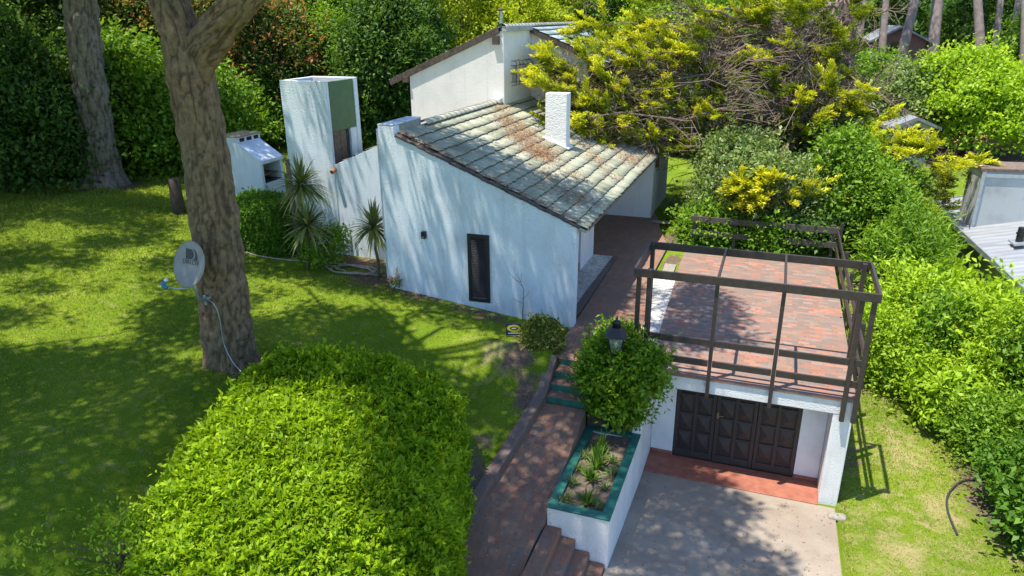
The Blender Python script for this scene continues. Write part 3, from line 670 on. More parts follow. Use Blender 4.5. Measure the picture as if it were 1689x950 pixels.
# chimney
ch = MB(); cx0, cx1, cy0, cy1, ct = -6.53, -5.88, 20.56, 20.98, 4.93; zb = 3.0; wt = .09
ch.box(cx0, cx1, cy0, cy0 + wt, zb, ct); ch.box(cx0, cx1, cy1 - wt, cy1, zb, ct); ch.box(cx0, cx0 + wt, cy0 + wt + .001, cy1 - wt - .001, zb, ct); ch.box(cx1 - wt, cx1, cy0 + wt + .001, cy1 - wt - .001, zb, ct)
cho = ch.build('chimney', stucco('chimney_stucco', (.84, .83, .81), rough_scale=24, bs_=1.0, amount=.12), h, bevel=.008)
MB().box(cx0 + wt + .002, cx1 - wt - .002, cy0 + wt + .002, cy1 - wt - .002, zb, 4.80).build('flue', M['terracotta'], cho)
MB().prism([(cx0 - .07, cy0 - .06, rz(cx0) + .055), (cx1 + .10, cy0 - .06, rz(cx1 + .10) + .068), (cx1 + .10, cy1 + .06, rz(cx1 + .10) + .068), (cx0 - .07, cy1 + .06, rz(cx0) + .055)], (0, 0, .03)).build('flashing', M['stucco_smooth'], cho)

# walls under the roof on the path side
sw = MB()
sw.box(-5.42, -5.22, 15.6, 19.35, 2.1, rz(-5.22) - .13); sw.box(-5.42, -5.22, 15.6, 19.35, -.3, .22)
sw.box(-5.40, -5.02, 19.35, 20.9, -.3, rz(-5.02) - .12)
sw.box(-6.1, -5.85, 20.9, 25.82, -.3, rz(-5.85) - .12)
sw.prism([(-7.2, 25.84, -.4), (-4.08, 25.84, -.4), (-4.08, 25.84, rz(-4.08) - .12), (-7.2, 25.84, rz(-7.2) - .12)], (0, 3.6, 0))
sw.build('side_wall', M['stucco_smooth'], h, bevel=.012)
wd = MB(); wd.box(-5.36, -5.30, 15.62, 19.34, .22, 2.1); wdo = wd.build('window', M['door_wood'], h)
for ya, yb in [(15.7, 16.85), (16.95, 18.1), (18.2, 19.26)]:
    MB().box(-5.296, -5.285, ya, yb, .32, 2.0).build('pane', M['pane'], wdo)
MB().box(-5.215, -5.05, 15.62, 19.34, -.1, .24).build('sill', M['brick_sill'], h, bevel=.01)
gr = MB(); gr.tube([(-4.0, 26.1, 2.38), (-4.0, 26.1, 2.05), (-4.03, 26.15, 1.85)], .05, 8); gr.tube([(-4.0, 26.3, 2.3), (-3.98, 26.32, 1.75), (-4.04, 26.35, 1.7)], .018, 6); gr.build('downpipe', M['rust'], h)

# wing wall and tower on the left
wg = MB(); wg.prism([(-11.51, 16.86, 0), (-8.97, 16.86, 0), (-8.97, 16.86, 4.28), (-11.51, 16.86, 3.21)], (0, .25, 0)); wg.box(-9.25, -8.99, 15.45, 16.85, 0, 4.5)
wg.build('wing_wall', M['stucco_sky_tint'], h, bevel=.012)
tw = MB(); X0, X1, Y0, Y1, TZ = -13.0, -11.51, 16.84, 18.40, 5.46
tw.box(X0, X1, Y0, Y0 + .10, -.2, TZ); tw.box(X0, X0 + .12, Y0 + .102, Y1 - .202, -.2, TZ - .004); tw.box(X0, X1, Y1 - .2, Y1, -.2, TZ - .002)
tw.box(X1 - .10, X1 - .02, 17.89, Y1 - .203, 2.9, 4.09)
two = tw.build('tower', M['stucco_sky_tint'], h, bevel=.012)
MB().box(X1 - .09, X1 - .015, Y0 + .103, Y1 - .204, 4.10, TZ - .03).build('green_panel', M['green_panel'], two, bevel=.004)
dr = MB()
for k in range(5): dr.box(X1 - .13 + .006 * (k % 2), X1 - .085 + .006 * (k % 2), Y0 + .11 + k * .156, Y0 + .11 + k * .156 + .15, 2.9, 4.085)
dr.build('wooden_door', M['old_wood'], two, bevel=.004)
MB().box(X0 + .122, X1 - .092, Y0 + .104, Y1 - .205, 5.18, 5.24).build('tower_roof', M['rust'], two)
MB().tube([(X1 + .02, 16.86, 3.10), (X1 + .04, 16.66, 3.05)], .06, 10).build('spout', M['terracotta'], two)

# upper storey behind the ridge
US = .42; UX, UZ = -8.46, 6.74
def uz(x): return UZ - US * abs(x - UX)
uw = MB()
uw.prism([(-11.74, 22.01, 2.5), (-8.37, 22.01, 2.5), (-8.37, 22.01, uz(-8.46) - .12), (-8.46, 22.01, uz(-8.46) - .12), (-11.74, 22.01, uz(-11.74) - .12)], (0, 8.0, 0))
uw.prism([(-8.368, 24.67, 2.5), (-6.3, 24.67, 2.5), (-6.3, 24.67, uz(-6.3) - .12), (-8.368, 24.67, uz(-8.37) - .12)], (0, 5.34, 0))
uw.build('upper_wall', M['stucco_smooth'], h, bevel=.01)
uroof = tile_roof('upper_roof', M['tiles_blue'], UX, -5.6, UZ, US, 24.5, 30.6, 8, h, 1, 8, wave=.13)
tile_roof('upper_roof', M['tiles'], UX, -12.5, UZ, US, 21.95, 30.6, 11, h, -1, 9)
bb = MB(); b2 = MB()
bb.bar((-12.46, 21.965, uz(-12.46) - .06), (-8.52, 21.965, uz(-8.52) - .06), .07, .19); b2.bar((-8.38, 24.56, uz(-8.38) - .085), (-5.6, 24.56, uz(-5.6) - .085), .10, .17)
bb.box(-8.72, -8.50, 21.90, 22.0, 6.22, 6.48); bb.box(-11.95, -11.76, 21.9, 22.0, 5.02, 5.2)
bb.build('barge_board', M['verge'], h, bevel=.006); b2.build('barge_board', M['verge'], h, bevel=.006)
V = []; F = []; T = []; b0 = 0; y = 21.95
while y < 30.6:
    k = np.linspace(0, math.pi, 9)
    for (yy_, sc_) in ((y, 1.1), (y + .38, .92)): V += [(UX + .03 + .15 * sc_ * math.cos(t), yy_, UZ + .0 + .10 * sc_ * math.sin(t)) for t in k]
    F += [(b0 + i, b0 + i + 1, b0 + 9 + i + 1, b0 + 9 + i) for i in range(8)]; T += [rr.uniform()] * 8; b0 += 18; y += .33
quads('ridge_cap', np.array(V), np.array(F), M['tiles_cap'], uroof, True, {'tone': ('FACE', np.array(T))})
MB().box(-8.42, -8.24, 21.98, 24.5, UZ - .13, UZ + .03).build('ridge_coping', M['stucco_grey'], h, bevel=.01)
fl = MB(); fl.tube([(-8.55, 22.25, UZ - .1), (-8.55, 22.25, 7.22)], .055, 12); flo = fl.build('flue_pipe', M['zinc'], h, smooth=False)
MB().lathe((-8.55, 22.25, 7.22), [(.03, -.02), (.13, .0), (.09, .05), (.02, .08)], 14).build('cowl', M['rust'], flo, smooth=True)
for ya, yb, za, zb_ in [(22.62, 23.42, 4.92, 5.68), (23.75, 24.40, 4.92, 5.66)]:
    wx = -8.365
    n_ = 18; arch = [(wx, ya + .12, za + .1)] + [(wx, (ya + yb) / 2 - .04 + (yb - ya - .24) / 2 * math.cos(t), zb_ - .35 + .22 * math.sin(t)) for t in np.linspace(math.pi, 0, n_)] + [(wx, yb - .2, za + .1)]
    arch = [(wx, ya + .12, za + .1)] + [(wx, (ya + yb) / 2 - .04 - (yb - ya - .28) / 2 * math.cos(t), zb_ - .35 + .22 * math.sin(t)) for t in np.linspace(0, math.pi, n_)] + [(wx, yb - .20, za + .1)]
    wdn = MB().prism(arch, (.006, 0, 0)).build('upper_window', M['stucco_grey'], h)
    gq = MB()
    for k in range(3):
        yk = ya + .08 + k * (yb - ya - .16) / 2
        gq.tube([(wx, yk, za), (wx + .16, yk, za + .02), (wx + .17, yk, zb_ - .06), (wx + .14, yk, zb_), (wx, yk, zb_ + .02)], .011, 6)
    for z in np.linspace(za + .12, zb_ - .12, 3): gq.tube([(wx, ya, z), (wx + .18, ya, z), (wx + .18, yb, z), (wx, yb, z)], .011, 6)
    gq.build('window_grille', M['rust'], wdn)
# ================================================================ SMALL THINGS AROUND THE HOUSE
# barbecue
bx0, bx1, by0, by1, bzb = -18.15, -16.55, 19.9, 21.1, 1.05
bq = thing('barbecue', ((bx0 + bx1) / 2, 20.5, bzb), 'white masonry barbecue with a sloping hood and dark firebox by the clipped hedge', 'barbecue')
mb = MB(); Z = lambda v: bzb + v
mb.box(bx0, bx0 + .14, by0, by1, bzb - .4, Z(1.45)); mb.box(bx0 + .145, bx1, by0, by0 + .14, bzb - .4, Z(1.45)); mb.box(bx0 + .145, bx1, by1 - .14, by1, bzb - .4, Z(1.45))
mb.box(bx0 + .145, bx1, by0 + .145, by1 - .145, bzb - .4, Z(.62))
mb.prism([(bx0, by0 - .002, Z(1.45)), (bx1 + .05, by0 - .002, Z(1.30)), (bx1 + .05, by0 - .002, Z(1.42)), (bx0 + .75, by0 - .002, Z(1.98)), (bx0 + .75, by0 - .002, Z(2.18)), (bx0, by0 - .002, Z(2.18))], (0, by1 - by0 + .004, 0))
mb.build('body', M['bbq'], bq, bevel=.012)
MB().box(bx0 + .15, bx0 + .30, by0 + .15, by1 - .15, Z(.63), Z(1.28)).build('firebox', M['soot'], bq)
MB().box(bx0 + .31, bx1 - .02, by0 + .15, by1 - .15, Z(.63), Z(.66)).build('hearth', M['soot'], bq)
MB().box(bx0 + .31, bx1 - .12, by0 + .16, by1 - .16, Z(.86), Z(.90)).build('shelf', M['old_wood'], bq)
cw_ = MB()
for a, b in [(by0 + .12, by0 + .36), (by0 + .48, by0 + .74), (by0 + .86, by0 + 1.10)]: cw_.box(bx0 + .74, bx0 + .757, a, b, Z(2.02), Z(2.14))
cw_.build('vent_opening', M['soot'], bq)
MB().box(bx0 - .03, bx0 + .80, by0 - .04, by1 + .04, Z(2.185), Z(2.23)).build('top_slab', plain('stained_slab', (.34, .24, .13), .9, var=.5), bq, bevel=.01)

# timber post beside the tower, stump behind the pine
p = PY(478, 318, 16.3)
tag(MB().tube([(-12.55, 16.25, .5), (-12.56, 16.25, 2.0), (-12.6, 16.26, 3.42)], [.075, .07, .065], 9).build('timber_post', M['old_wood'], smooth=True), 'old upright timber post at the left foot of the tower', 'post')
q = PR(299, 365, 23.5); zq = gz(q[0], q[1])
tag(MB().tube([(q[0], q[1], zq - .2), (q[0] - .02, q[1], zq + .5), (q[0], q[1], zq + 1.15)], [.21, .2, .17], 10).build('tree_stump', M['bark_grey'], smooth=True), 'short grey stump half hidden behind the forked pine', 'stump')

# cordylines
def cordyline(base, heads, label, seed, leafl=.75, n=90, stem_r=.045):
    r = np.random.default_rng(seed); base = np.array(base, float)
    t = thing('cordyline', base, label, 'palm', 'spiky cordylines beside the house')
    mb = MB(); Ps = []; As = []; Ns = []; Ls = []; tn = []
    for hd in heads:
        hd = np.array(hd, float); mb.tube(bent(base - np.array([0, 0, .1]), hd, 6, 0, .015, r), np.linspace(stem_r, stem_r * .75, 6), 8)
        for i in range(n):
            el = math.radians(r.uniform(-38, 85)); az = r.uniform(0, 2 * math.pi)
            d = np.array([math.cos(az) * math.cos(el), math.sin(az) * math.cos(el), math.sin(el)]); L = leafl * r.uniform(.75, 1.1)
            side = unit(np.cross(d, [0, 0, 1.0]) + 1e-6); p = hd + d * .03; seg = 4; tone = np.clip(r.normal(.4, .25) + (.4 if el < -.25 else 0), 0, 1)
            droop = .35 * math.cos(el)
            w = [.018, .034, .030, .018, .003]
            pts = [p + d * L * s - np.array([0, 0, 1]) * droop * L * s * s for s in np.linspace(0, 1, 5)]
            Ps.append(np.array([[pt - side * ww, pt + side * ww] for pt, ww in zip(pts, w)]).reshape(-1, 3)); tn += [tone] * 4
    V = np.concatenate(Ps); m = len(Ps); F = np.concatenate([np.array([[0, 1, 3, 2], [2, 3, 5, 4], [4, 5, 7, 6], [6, 7, 9, 8]]) + 10 * i for i in range(m)])
    mb.build('trunk', M['stem'], t, smooth=True); quads('leaves', V, F, M['l_cord'], t, attrs={'tone': ('FACE', np.array(tn))})
    return t
b = PZ(627, 459, .52); hd = PY(616, 375, b[1]); cordyline((b[0], b[1], .5), [hd], 'single slender cordyline standing in bare soil left of the gable wall', 11, .80, 120)
b = np.array([-12.0, 15.9, .6]); h1 = PY(497, 305, 16.0); cordyline(b, [h1], 'taller cordyline beside the tower and clipped hedge', 12, .88, 160, .06)
b = np.array([-11.7, 15.4, .6]); h2 = PY(507, 372, 15.3); cordyline(b, [h2], 'shorter yellowing cordyline at the right end of the clipped hedge', 13, .80, 150)

# clipped foliage boxes
def clipped(name, label, cat, c, R, zbot, mat, n, leaf, seed, power=4.0, group=None, amp=.10, tilt=(0, 0), stems=4, tone_mu=.45, rotz=0.0):
    """clipped bush: superellipsoid skin of leaves over twigs"""
    r = np.random.default_rng(seed); c = np.array(c, float); R = np.array(R, float)
    t = thing(name, (c[0], c[1], zbot), label, cat, group)
    d = unit(r.normal(size=(int(n * 1.6), 3))); d = d[d[:, 2] > -.75]
    k = (np.abs(d) ** power).sum(1) ** (-1 / power)
    S = d * k[:, None]; nr = unit(np.sign(S) * np.abs(S) ** (power - 1) / R)
    # even out the sampling by area
    P = S * R; P = P * (1 + amp * nz(P, .9, seed)[:, None] + amp * .5 * nz(P, 2.7, seed)[:, None] + amp * .35 * nz(P, 7.5, seed + 2)[:, None])
    depth = r.uniform(0, 1, len(P)) ** 2.2 * .22; P = P - nr * depth[:, None] + nr * (r.uniform(size=len(P)) > .93)[:, None] * r.uniform(.02, .10, len(P))[:, None]
    if rotz:
        cz, sz = math.cos(rotz), math.sin(rotz); Rm = np.array([[cz, -sz, 0], [sz, cz, 0], [0, 0, 1]]); P = P @ Rm.T; nr = nr @ Rm.T
    P[:, 2] += P[:, 0] * tilt[0] + P[:, 1] * tilt[1]; P += c
    P[:, 2] = np.maximum(P[:, 2], zbot - .3)
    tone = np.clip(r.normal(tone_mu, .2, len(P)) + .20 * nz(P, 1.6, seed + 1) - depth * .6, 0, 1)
    # new shoots standing out of the clipped outline
    ns = len(P) // 130; ki = r.choice(len(P), ns); ki = ki[nr[ki, 2] > -.1]; ns = len(ki); L = r.uniform(.6, 2.4, (ns, 1)) * leaf[0]; dv = unit(nr[ki] * .8 + r.normal(size=(ns, 3)) * .3 + np.array([0, 0, .6])); nn = 9
    s_ = np.tile(np.linspace(.2, 1, nn), ns)[:, None]; Ps = np.repeat(P[ki], nn, 0) + np.repeat(dv * L, nn, 0) * s_; P = np.concatenate([P, Ps]); nr = np.concatenate([nr, unit(np.repeat(dv, nn, 0) * .5 + r.normal(size=(ns * nn, 3)) * .7)]); tone = np.concatenate([tone, np.clip(.6 + .2 * s_[:, 0] + r.normal(0, .12, ns * nn), 0, 1)])
    foliage('foliage', P, nr, leaf[0], leaf[1], M[mat], t, tone, spread=.75, up=.35, r=r)
    mb = MB()
    for i in range(stems):
        a = np.array([c[0] + r.normal() * R[0] * .15, c[1] + r.normal() * R[1] * .15, zbot - .1]); e = c + r.normal(size=3) * R * .3
        mb.tube(bent(a, e, 5, 0, .04, r), np.linspace(.03, .012, 5), 6)
    core = MB()
    mb.build('stems', M['stem'], t)
    return t
clipped('clipped_bush', 'huge bright green clipped bush filling the bottom of the lawn', 'bush', (-6.22, 8.0, -.22), (2.2, 3.38, 1.38), -1.2, 'l_bush', 135000, (.098, .043), 21, 3.0, amp=.075, tilt=(-.10, .0), rotz=.33)
clipped('clipped_hedge', 'dark green clipped hedge in front of the white barbecue', 'hedge', (-14.1, 16.75, 1.25), (1.35, .95, .85), .4, 'l_hedge', 26000, (.085, .04), 22, 4.5, amp=.04)
clipped('round_bush', 'small rounded yellow variegated bush by the small sale board', 'bush', (-4.45, 13.95, .20), (.44, .42, .50), -.3, 'l_varieg', 6500, (.065, .034), 23, 2.4, amp=.12)
def clump_shrub(name, label, cat, base, C, S, mat, ncl, per, leaf, seed, clr=.1, nst=7, srad=.02):
    """free growing shrub made of several leafy lumps on thin stems"""
    r = np.random.default_rng(seed); t = thing(name, base, label, cat)
    C = np.array(C, float); S = np.array(S, float); P, o, tn = crown_points(C, S, ncl, per, clr, r, shell=.35)
    k = P[:, 2] > base[2]; foliage('foliage', P[k], o[k], leaf[0], leaf[1], M[mat], t, tn[k], r=r, spread=.7)
    mb = MB()
    for i in range(nst):
        a = np.array(base) + np.array([r.normal() * .1, r.normal() * .1, -.1]); e = C[i % len(C)] + r.normal(size=3) * .1
        mb.tube(bent(a, e, 6, 0, .03, r), np.linspace(srad, srad * .4, 6), 6)
    mb.build('stems', M['stem'], t, smooth=True); return t
clump_shrub('laurel_shrub', 'tall glossy green shrub growing round the lantern post', 'shrub', (-2.45, 13.1, -1.0),
    [(-2.55, 13.05, .0), (-2.75, 13.2, .35), (-2.85, 13.7, .45), (-3.0, 13.75, .2), (-2.15, 13.0, .2), (-2.1, 12.95, -.1), (-2.35, 12.85, -.35), (-2.8, 12.85, -.1), (-2.95, 12.95, -.45), (-2.4, 13.2, .35), (-2.4, 12.8, -.65), (-2.05, 13.2, .3), (-2.6, 13.7, .55), (-2.5, 13.0, -.75), (-2.25, 13.0, -.8), (-2.75, 13.05, -.6)],
    [(.55, .5, .55), (.40, .38, .38), (.24, .24, .3), (.22, .22, .24), (.4, .4, .36), (.34, .3, .36), (.36, .32, .36), (.34, .32, .34), (.26, .24, .24), (.4, .4, .4), (.3, .28, .28), (.3, .3, .3), (.22, .22, .24), (.30, .24, .32), (.22, .22, .28), (.24, .22, .28)], 'l_laurel', 520, 30, (.11, .052), 24, clr=.12)
# low shrubs
def bushlet(name, label, cat, base, h, R, mat, ncl, per, leaf, seed, group=None, hang=0.0, clr=.16, flat=.8, low=.0, nl=6):
    return leafy_tree(name, base, h, R, label, cat, M and mat, ncl, per, leaf, group, .035, nl, flat, seed, clr, low, 'stem', hang)
bushlet('leafy_shrub', 'small dark leafy shrub at the foot of the tower wall', 'shrub', (-11.35, 15.75, .5), 1.0, .55, 'l_mid', 60, 30, (.12, .05), 31)
bushlet('straggly_shrub', 'loose straggly shrub at the left edge of the huge clipped bush', 'shrub', (*PZ(195, 935, .35)[:2], .30), .7, .95, 'l_light', 55, 34, (.07, .03), 32)
bushlet('grass_tuft', 'small dry tuft at the left foot of the gable wall', 'plant', (-8.75, 15.0, .48), .28, .2, 'l_red', 14, 16, (.08, .03), 33, clr=.08, nl=3)
# bare sapling against the wall
sp = np.array([-5.25, 14.95, .02]); r_ = np.random.default_rng(4); t = MB()
P0 = bent(sp - np.array([0, 0, .1]), sp + np.array([-.06, .0, 1.35]), 8, 0, .02, r_); t.tube(P0, np.linspace(.018, .005, 8), 6)
for k, dv in [(4, (.16, 0, .22)), (5, (-.14, -.05, .25)), (6, (-.12, .05, .2)), (3, (-.28, 0, .12)), (2, (.3, 0, .14)), (6, (-.3, 0, .22))]:
    t.tube(bent(P0[k], P0[k] + np.array(dv), 4, 0, .05, r_), np.linspace(.008, .003, 4), 5)
tag(t.build('bare_sapling', M['twig']), 'thin leafless sapling standing against the white gable wall', 'sapling')

# estate sign
sg = PZ(848, 570, -.12); s0_ = np.array([sg[0], sg[1], gz(sg[0], sg[1])])
sn = thing('sale_sign', s0_, 'small navy sale board with a yellow oval beside the round bush', 'sign')
face = unit(np.array([.30, -.95, 0])); rt = np.array([-face[1], face[0], 0]); upv = np.array([0, 0, 1.0]); cz = s0_ + np.array([0, 0, .20]); bw, bh = .37, .29
def SB(u, v, d): return cz + rt * u + upv * v + face * d
def plate(poly, d0, d1, nm, mat, par): return MB().prism([SB(u, v, d0) for u, v in poly], face * (d1 - d0)).build(nm, M[mat], par)
bo = plate([(-bw / 2, -bh / 2), (bw / 2, -bh / 2), (bw / 2, bh / 2), (-bw / 2, bh / 2)], 0, .012, 'board', 'sign_blue', sn)
ell = lambda a, b_, oy=0: [(a * math.cos(t_), oy + b_ * math.sin(t_)) for t_ in np.linspace(0, 2 * math.pi, 33)[:-1]]
plate(ell(.165, .082, .03), .013, .016, 'oval', 'sign_yellow', bo); plate(ell(.095, .042, .03), .017, .019, 'oval_centre', 'sign_blue', bo)
def textpart(txt, size, u, v, d, mat, par, name):
    cu = bpy.data.curves.new(name, 'FONT'); cu.body = txt; cu.size = size; cu.align_x = 'CENTER'; cu.align_y = 'CENTER'; cu.extrude = .001
    o = bpy.data.objects.new('tmp', cu); COL.objects.link(o); bpy.context.view_layer.update()
    me = bpy.data.meshes.new_from_object(o.evaluated_get(bpy.context.evaluated_depsgraph_get())); bpy.data.objects.remove(o)
    return me
def text_on(txt, size, origin, rt, up, fc, mat, par, name):
    me = textpart(txt, size, 0, 0, 0, mat, par, name); b = base_of(par)
    Mx = Matrix((( rt[0], up[0], fc[0], origin[0] - b[0]), (rt[1], up[1], fc[1], origin[1] - b[1]), (rt[2], up[2], fc[2], origin[2] - b[2]), (0, 0, 0, 1)))
    me.transform(Mx); me.update(); return link_mesh(name, me, M[mat], par)
text_on('1988', .052, SB(0, .03, .021), rt, upv, face, 'sign_white', bo, 'lettering') if False else None
MB().bar(SB(-.055, .03, .021), SB(.055, .03, .021), .003, .022).build('small_print', M['sign_white'], bo)
MB().bar(SB(-.06, -.068, .014), SB(.10, -.068, .014), .003, .018).build('small_print', M['sign_yellow'], bo)
MB().bar(SB(-.14, -.098, .014), SB(.15, -.098, .014), .003, .014).build('small_print', M['sign_white'], bo)
MB().bar(s0_ - np.array([0, 0, .1]) - face * .02, SB(0, .1, -.02), .03, .03).build('post', M['white_plastic'], sn)
def rock(name, c, R, label, mat='stone', seed=1):
    r = np.random.default_rng(seed); u, v = np.meshgrid(np.linspace(0, 2 * math.pi, 15)[:-1], np.linspace(.05, math.pi - .05, 9))
    d = np.stack([np.cos(u) * np.sin(v), np.sin(u) * np.sin(v), np.cos(v)], -1).reshape(-1, 3)
    d = np.sign(d) * np.abs(d) ** .7; P = d * np.array(R) * (1 + .12 * nz(d, 1.3, seed))[:, None] + np.array(c)
    i = np.arange(9 * 14).reshape(9, 14); j = np.roll(i, -1, 1)
    F = np.stack([i[:-1], i[1:], j[1:], j[:-1]], -1).reshape(-1, 4)
    return tag(quads(name, P, F, M[mat], None, False), label, 'stone')
c = PZ(860, 574, -.2); rock('flat_stone', (c[0] + .05, c[1] + .1, gz(c[0], c[1] + .1) + .02), (.17, .10, .05), 'flat grey stone under the small sale board', seed=3)
c = PZ(1377, 846, -2.42); rock('stone_slab', (2.0, 13.28, -2.43), (.17, .12, .05), 'pale broken slab at the foot of the garage pillar', seed=5)
c = PZ(1112, 346, 0); rock('flat_stone', (-3.6, 25.3, .03), (.38, .16, .05), 'flat pale stone in the shade by the rear house corner', seed=8)

# hoses and cables
def hose(name, pts, rad, mat, label, cat):
    P = np.array(pts, float)
    for _ in range(3):                                   # Chaikin smoothing
        a = P[:-1] * .75 + P[1:] * .25; b_ = P[:-1] * .25 + P[1:] * .75
        P = np.concatenate([P[:1], np.stack([a, b_], 1).reshape(-1, 3), P[-1:]])
    return tag(MB().tube(P, rad, 8).build(name, M[mat], smooth=True), label, cat)
pts = []
for k in range(70):
    a = k * .30; rr_ = .55 + .10 * math.sin(k * .37) + .06 * math.sin(k * 1.7); x = -10.45 + rr_ * 1.25 * math.cos(a) + .1 * math.sin(k * .11); y = 15.72 + rr_ * .55 * math.sin(a)
    pts.append((x, y, gz(x, y) + .03 + .012 * (k % 5)))
for px, py in [(560, 436), (520, 434), (470, 432), (420, 428), (408, 424)]:
    q = PZ(px, py, .6); pts.append((q[0], q[1], gz(q[0], q[1]) + .03))
hose('garden_hose', pts, .016, 'hose_pale', 'pale garden hose coiled on the soil below the wing wall', 'hose')
pts = []
for px, py in [(1610, 783), (1590, 784), (1572, 797), (1562, 815), (1566, 840), (1578, 868), (1581, 875)]:
    q = PZ(px, py, -2.3); pts.append((q[0], q[1], gz(q[0], q[1]) + .035))
hose('water_hose', pts, .021, 'hose_dark', 'thick dark hose lying on the sunny grass at the right', 'hose')

# planter plants
def tuft(name, base, n, L, w, mat, label, seed, elev=(25, 85), group=None):
    r = np.random.default_rng(seed); base = np.array(base, float); t = []; tn = []
    for i in range(n):
        el = math.radians(r.uniform(*elev)); az = r.uniform(0, 2 * math.pi); l = L * r.uniform(.6, 1.1)
        d = np.array([math.cos(az) * math.cos(el), math.sin(az) * math.cos(el), math.sin(el)]); side = unit(np.cross(d, [0, 0, 1.0]) + 1e-6)
        p = base + np.array([r.normal() * .03, r.normal() * .03, -.02])
        pts = [p + d * l * s - np.array([0, 0, 1]) * .55 * math.cos(el) * l * s * s for s in np.linspace(0, 1, 5)]
        t.append(np.array([[q_ - side * ww, q_ + side * ww] for q_, ww in zip(pts, np.array([.6, 1, .9, .55, .1]) * w)]).reshape(-1, 3)); tn += [np.clip(r.normal(.45, .25), 0, 1)] * 4
    V = np.concatenate(t); F = np.concatenate([np.array([[0, 1, 3, 2], [2, 3, 5, 4], [4, 5, 7, 6], [6, 7, 9, 8]]) + 10 * i for i in range(len(t))])
    return tag(quads(name, V, F, M[mat], None, attrs={'tone': ('FACE', np.array(tn))}), label, 'plant', group)
spl = {(964, 752): 'pale striped tuft in the back left corner of the planter', (955, 772): 'pale striped tuft at the middle of the planter left side', (944, 797): 'round striped tuft in the planter, third along its left side',
       (923, 828): 'pale yellow tuft in the front left corner of the planter', (936, 822): 'greener tuft beside the front left corner of the planter', (1011, 760): 'striped tuft by the back right of the planter', (1009, 780): 'brightest striped tuft at the planter right side',
       (998, 803): 'smallest grey green tuft in the planter', (985, 832): 'striped tuft in the front right corner of the planter'}
for k, ((px, py), lab) in enumerate(spl.items()):
    q = PZ(px, py, -1.1); tuft('spider_plant', (q[0], q[1], -1.13), 70 if k != 7 else 34, .27, .010, 'l_spider', lab, 60 + k, (15, 80), 'striped tufts in the planter')
for k, ((px, py, n_, L_), lab) in enumerate({(993, 742, 34, .42): 'dark strap leaved plant at the back of the planter', (985, 768, 46, .46): 'tallest bright strap leaved plant in the middle of the planter', (975, 790, 30, .36): 'low strap leaved plant in front of the tallest one', (969, 828, 26, .34): 'small strap leaved plant near the front of the planter'}.items()):
    q = PZ(px, py, -1.1); tuft('strap_plant', (q[0], q[1], -1.13), int(n_ * 1.5), L_ * 1.2, .018, 'l_strap', lab, 80 + k, (45, 88), 'strap leaved plants in the planter')

# lantern on its post in the shrub
lc = PR(1015, 579, 14.2); LX, LY, LZ = lc
la = thing('street_lantern', (LX, LY, gz(LX, LY)), 'black four sided lantern rising out of the glossy shrub', 'lantern')
MB().tube([(LX, LY, -1.0), (LX, LY, LZ - .02)], .04, 12).build('post', M['iron'], la, smooth=True)
a0, a1, hh = .095, .155, .36
ro = math.radians(12)
def LQ(s, z): return [(LX + s * math.cos(ro + math.pi / 4 + k * math.pi / 2) * 1.414, LY + s * math.sin(ro + math.pi / 4 + k * math.pi / 2) * 1.414, z) for k in range(4)]
bot, top = LQ(a0, LZ), LQ(a1, LZ + hh)
fr = MB()
for k in range(4):
    fr.bar(bot[k], top[k], .018, .018); fr.bar(bot[k], bot[(k + 1) % 4], .018, .018); fr.bar(top[k], top[(k + 1) % 4], .02, .02)
fr.prism(LQ(a0, LZ - .012), (0, 0, .01)); fr.build('frame', M['iron'], la)
gl = MB(); gb, gt = LQ(a0 - .006, LZ + .005), LQ(a1 - .008, LZ + hh - .005)
for k in range(4): gl.add([gb[k], gb[(k + 1) % 4], gt[(k + 1) % 4], gt[k]], [(0, 1, 2, 3)])
gl.build('glass', M['glass'], la)
MB().tube([(LX, LY, LZ), (LX, LY, LZ + .1)], .015, 8).lathe((LX, LY, LZ + .1), [(.012, 0), (.035, .04), (.04, .08), (.02, .13), (.005, .14)], 12).build('bulb', M['white_plastic'], la, smooth=True)
cpv = LQ(.215, LZ + hh + .005); c2 = LQ(.09, LZ + hh + .17); c3 = LQ(.215, LZ + hh - .012)
cm = MB().add(cpv + c2 + c3, [(0, 1, 5, 4), (1, 2, 6, 5), (2, 3, 7, 6), (3, 0, 4, 7), (4, 5, 6, 7), (8, 9, 1, 0), (9, 10, 2, 1), (10, 11, 3, 2), (11, 8, 0, 3), (11, 10, 9, 8)])
cmo = cm.build('cap', M['iron'], la, bevel=.004)
MB().lathe((LX, LY, LZ + hh + .17), [(.085, 0), (.075, .08), (.095, .085), (.05, .13), (.02, .15), (.028, .18), (.005, .21)], 16).build('finial', M['iron'], cmo, smooth=True)

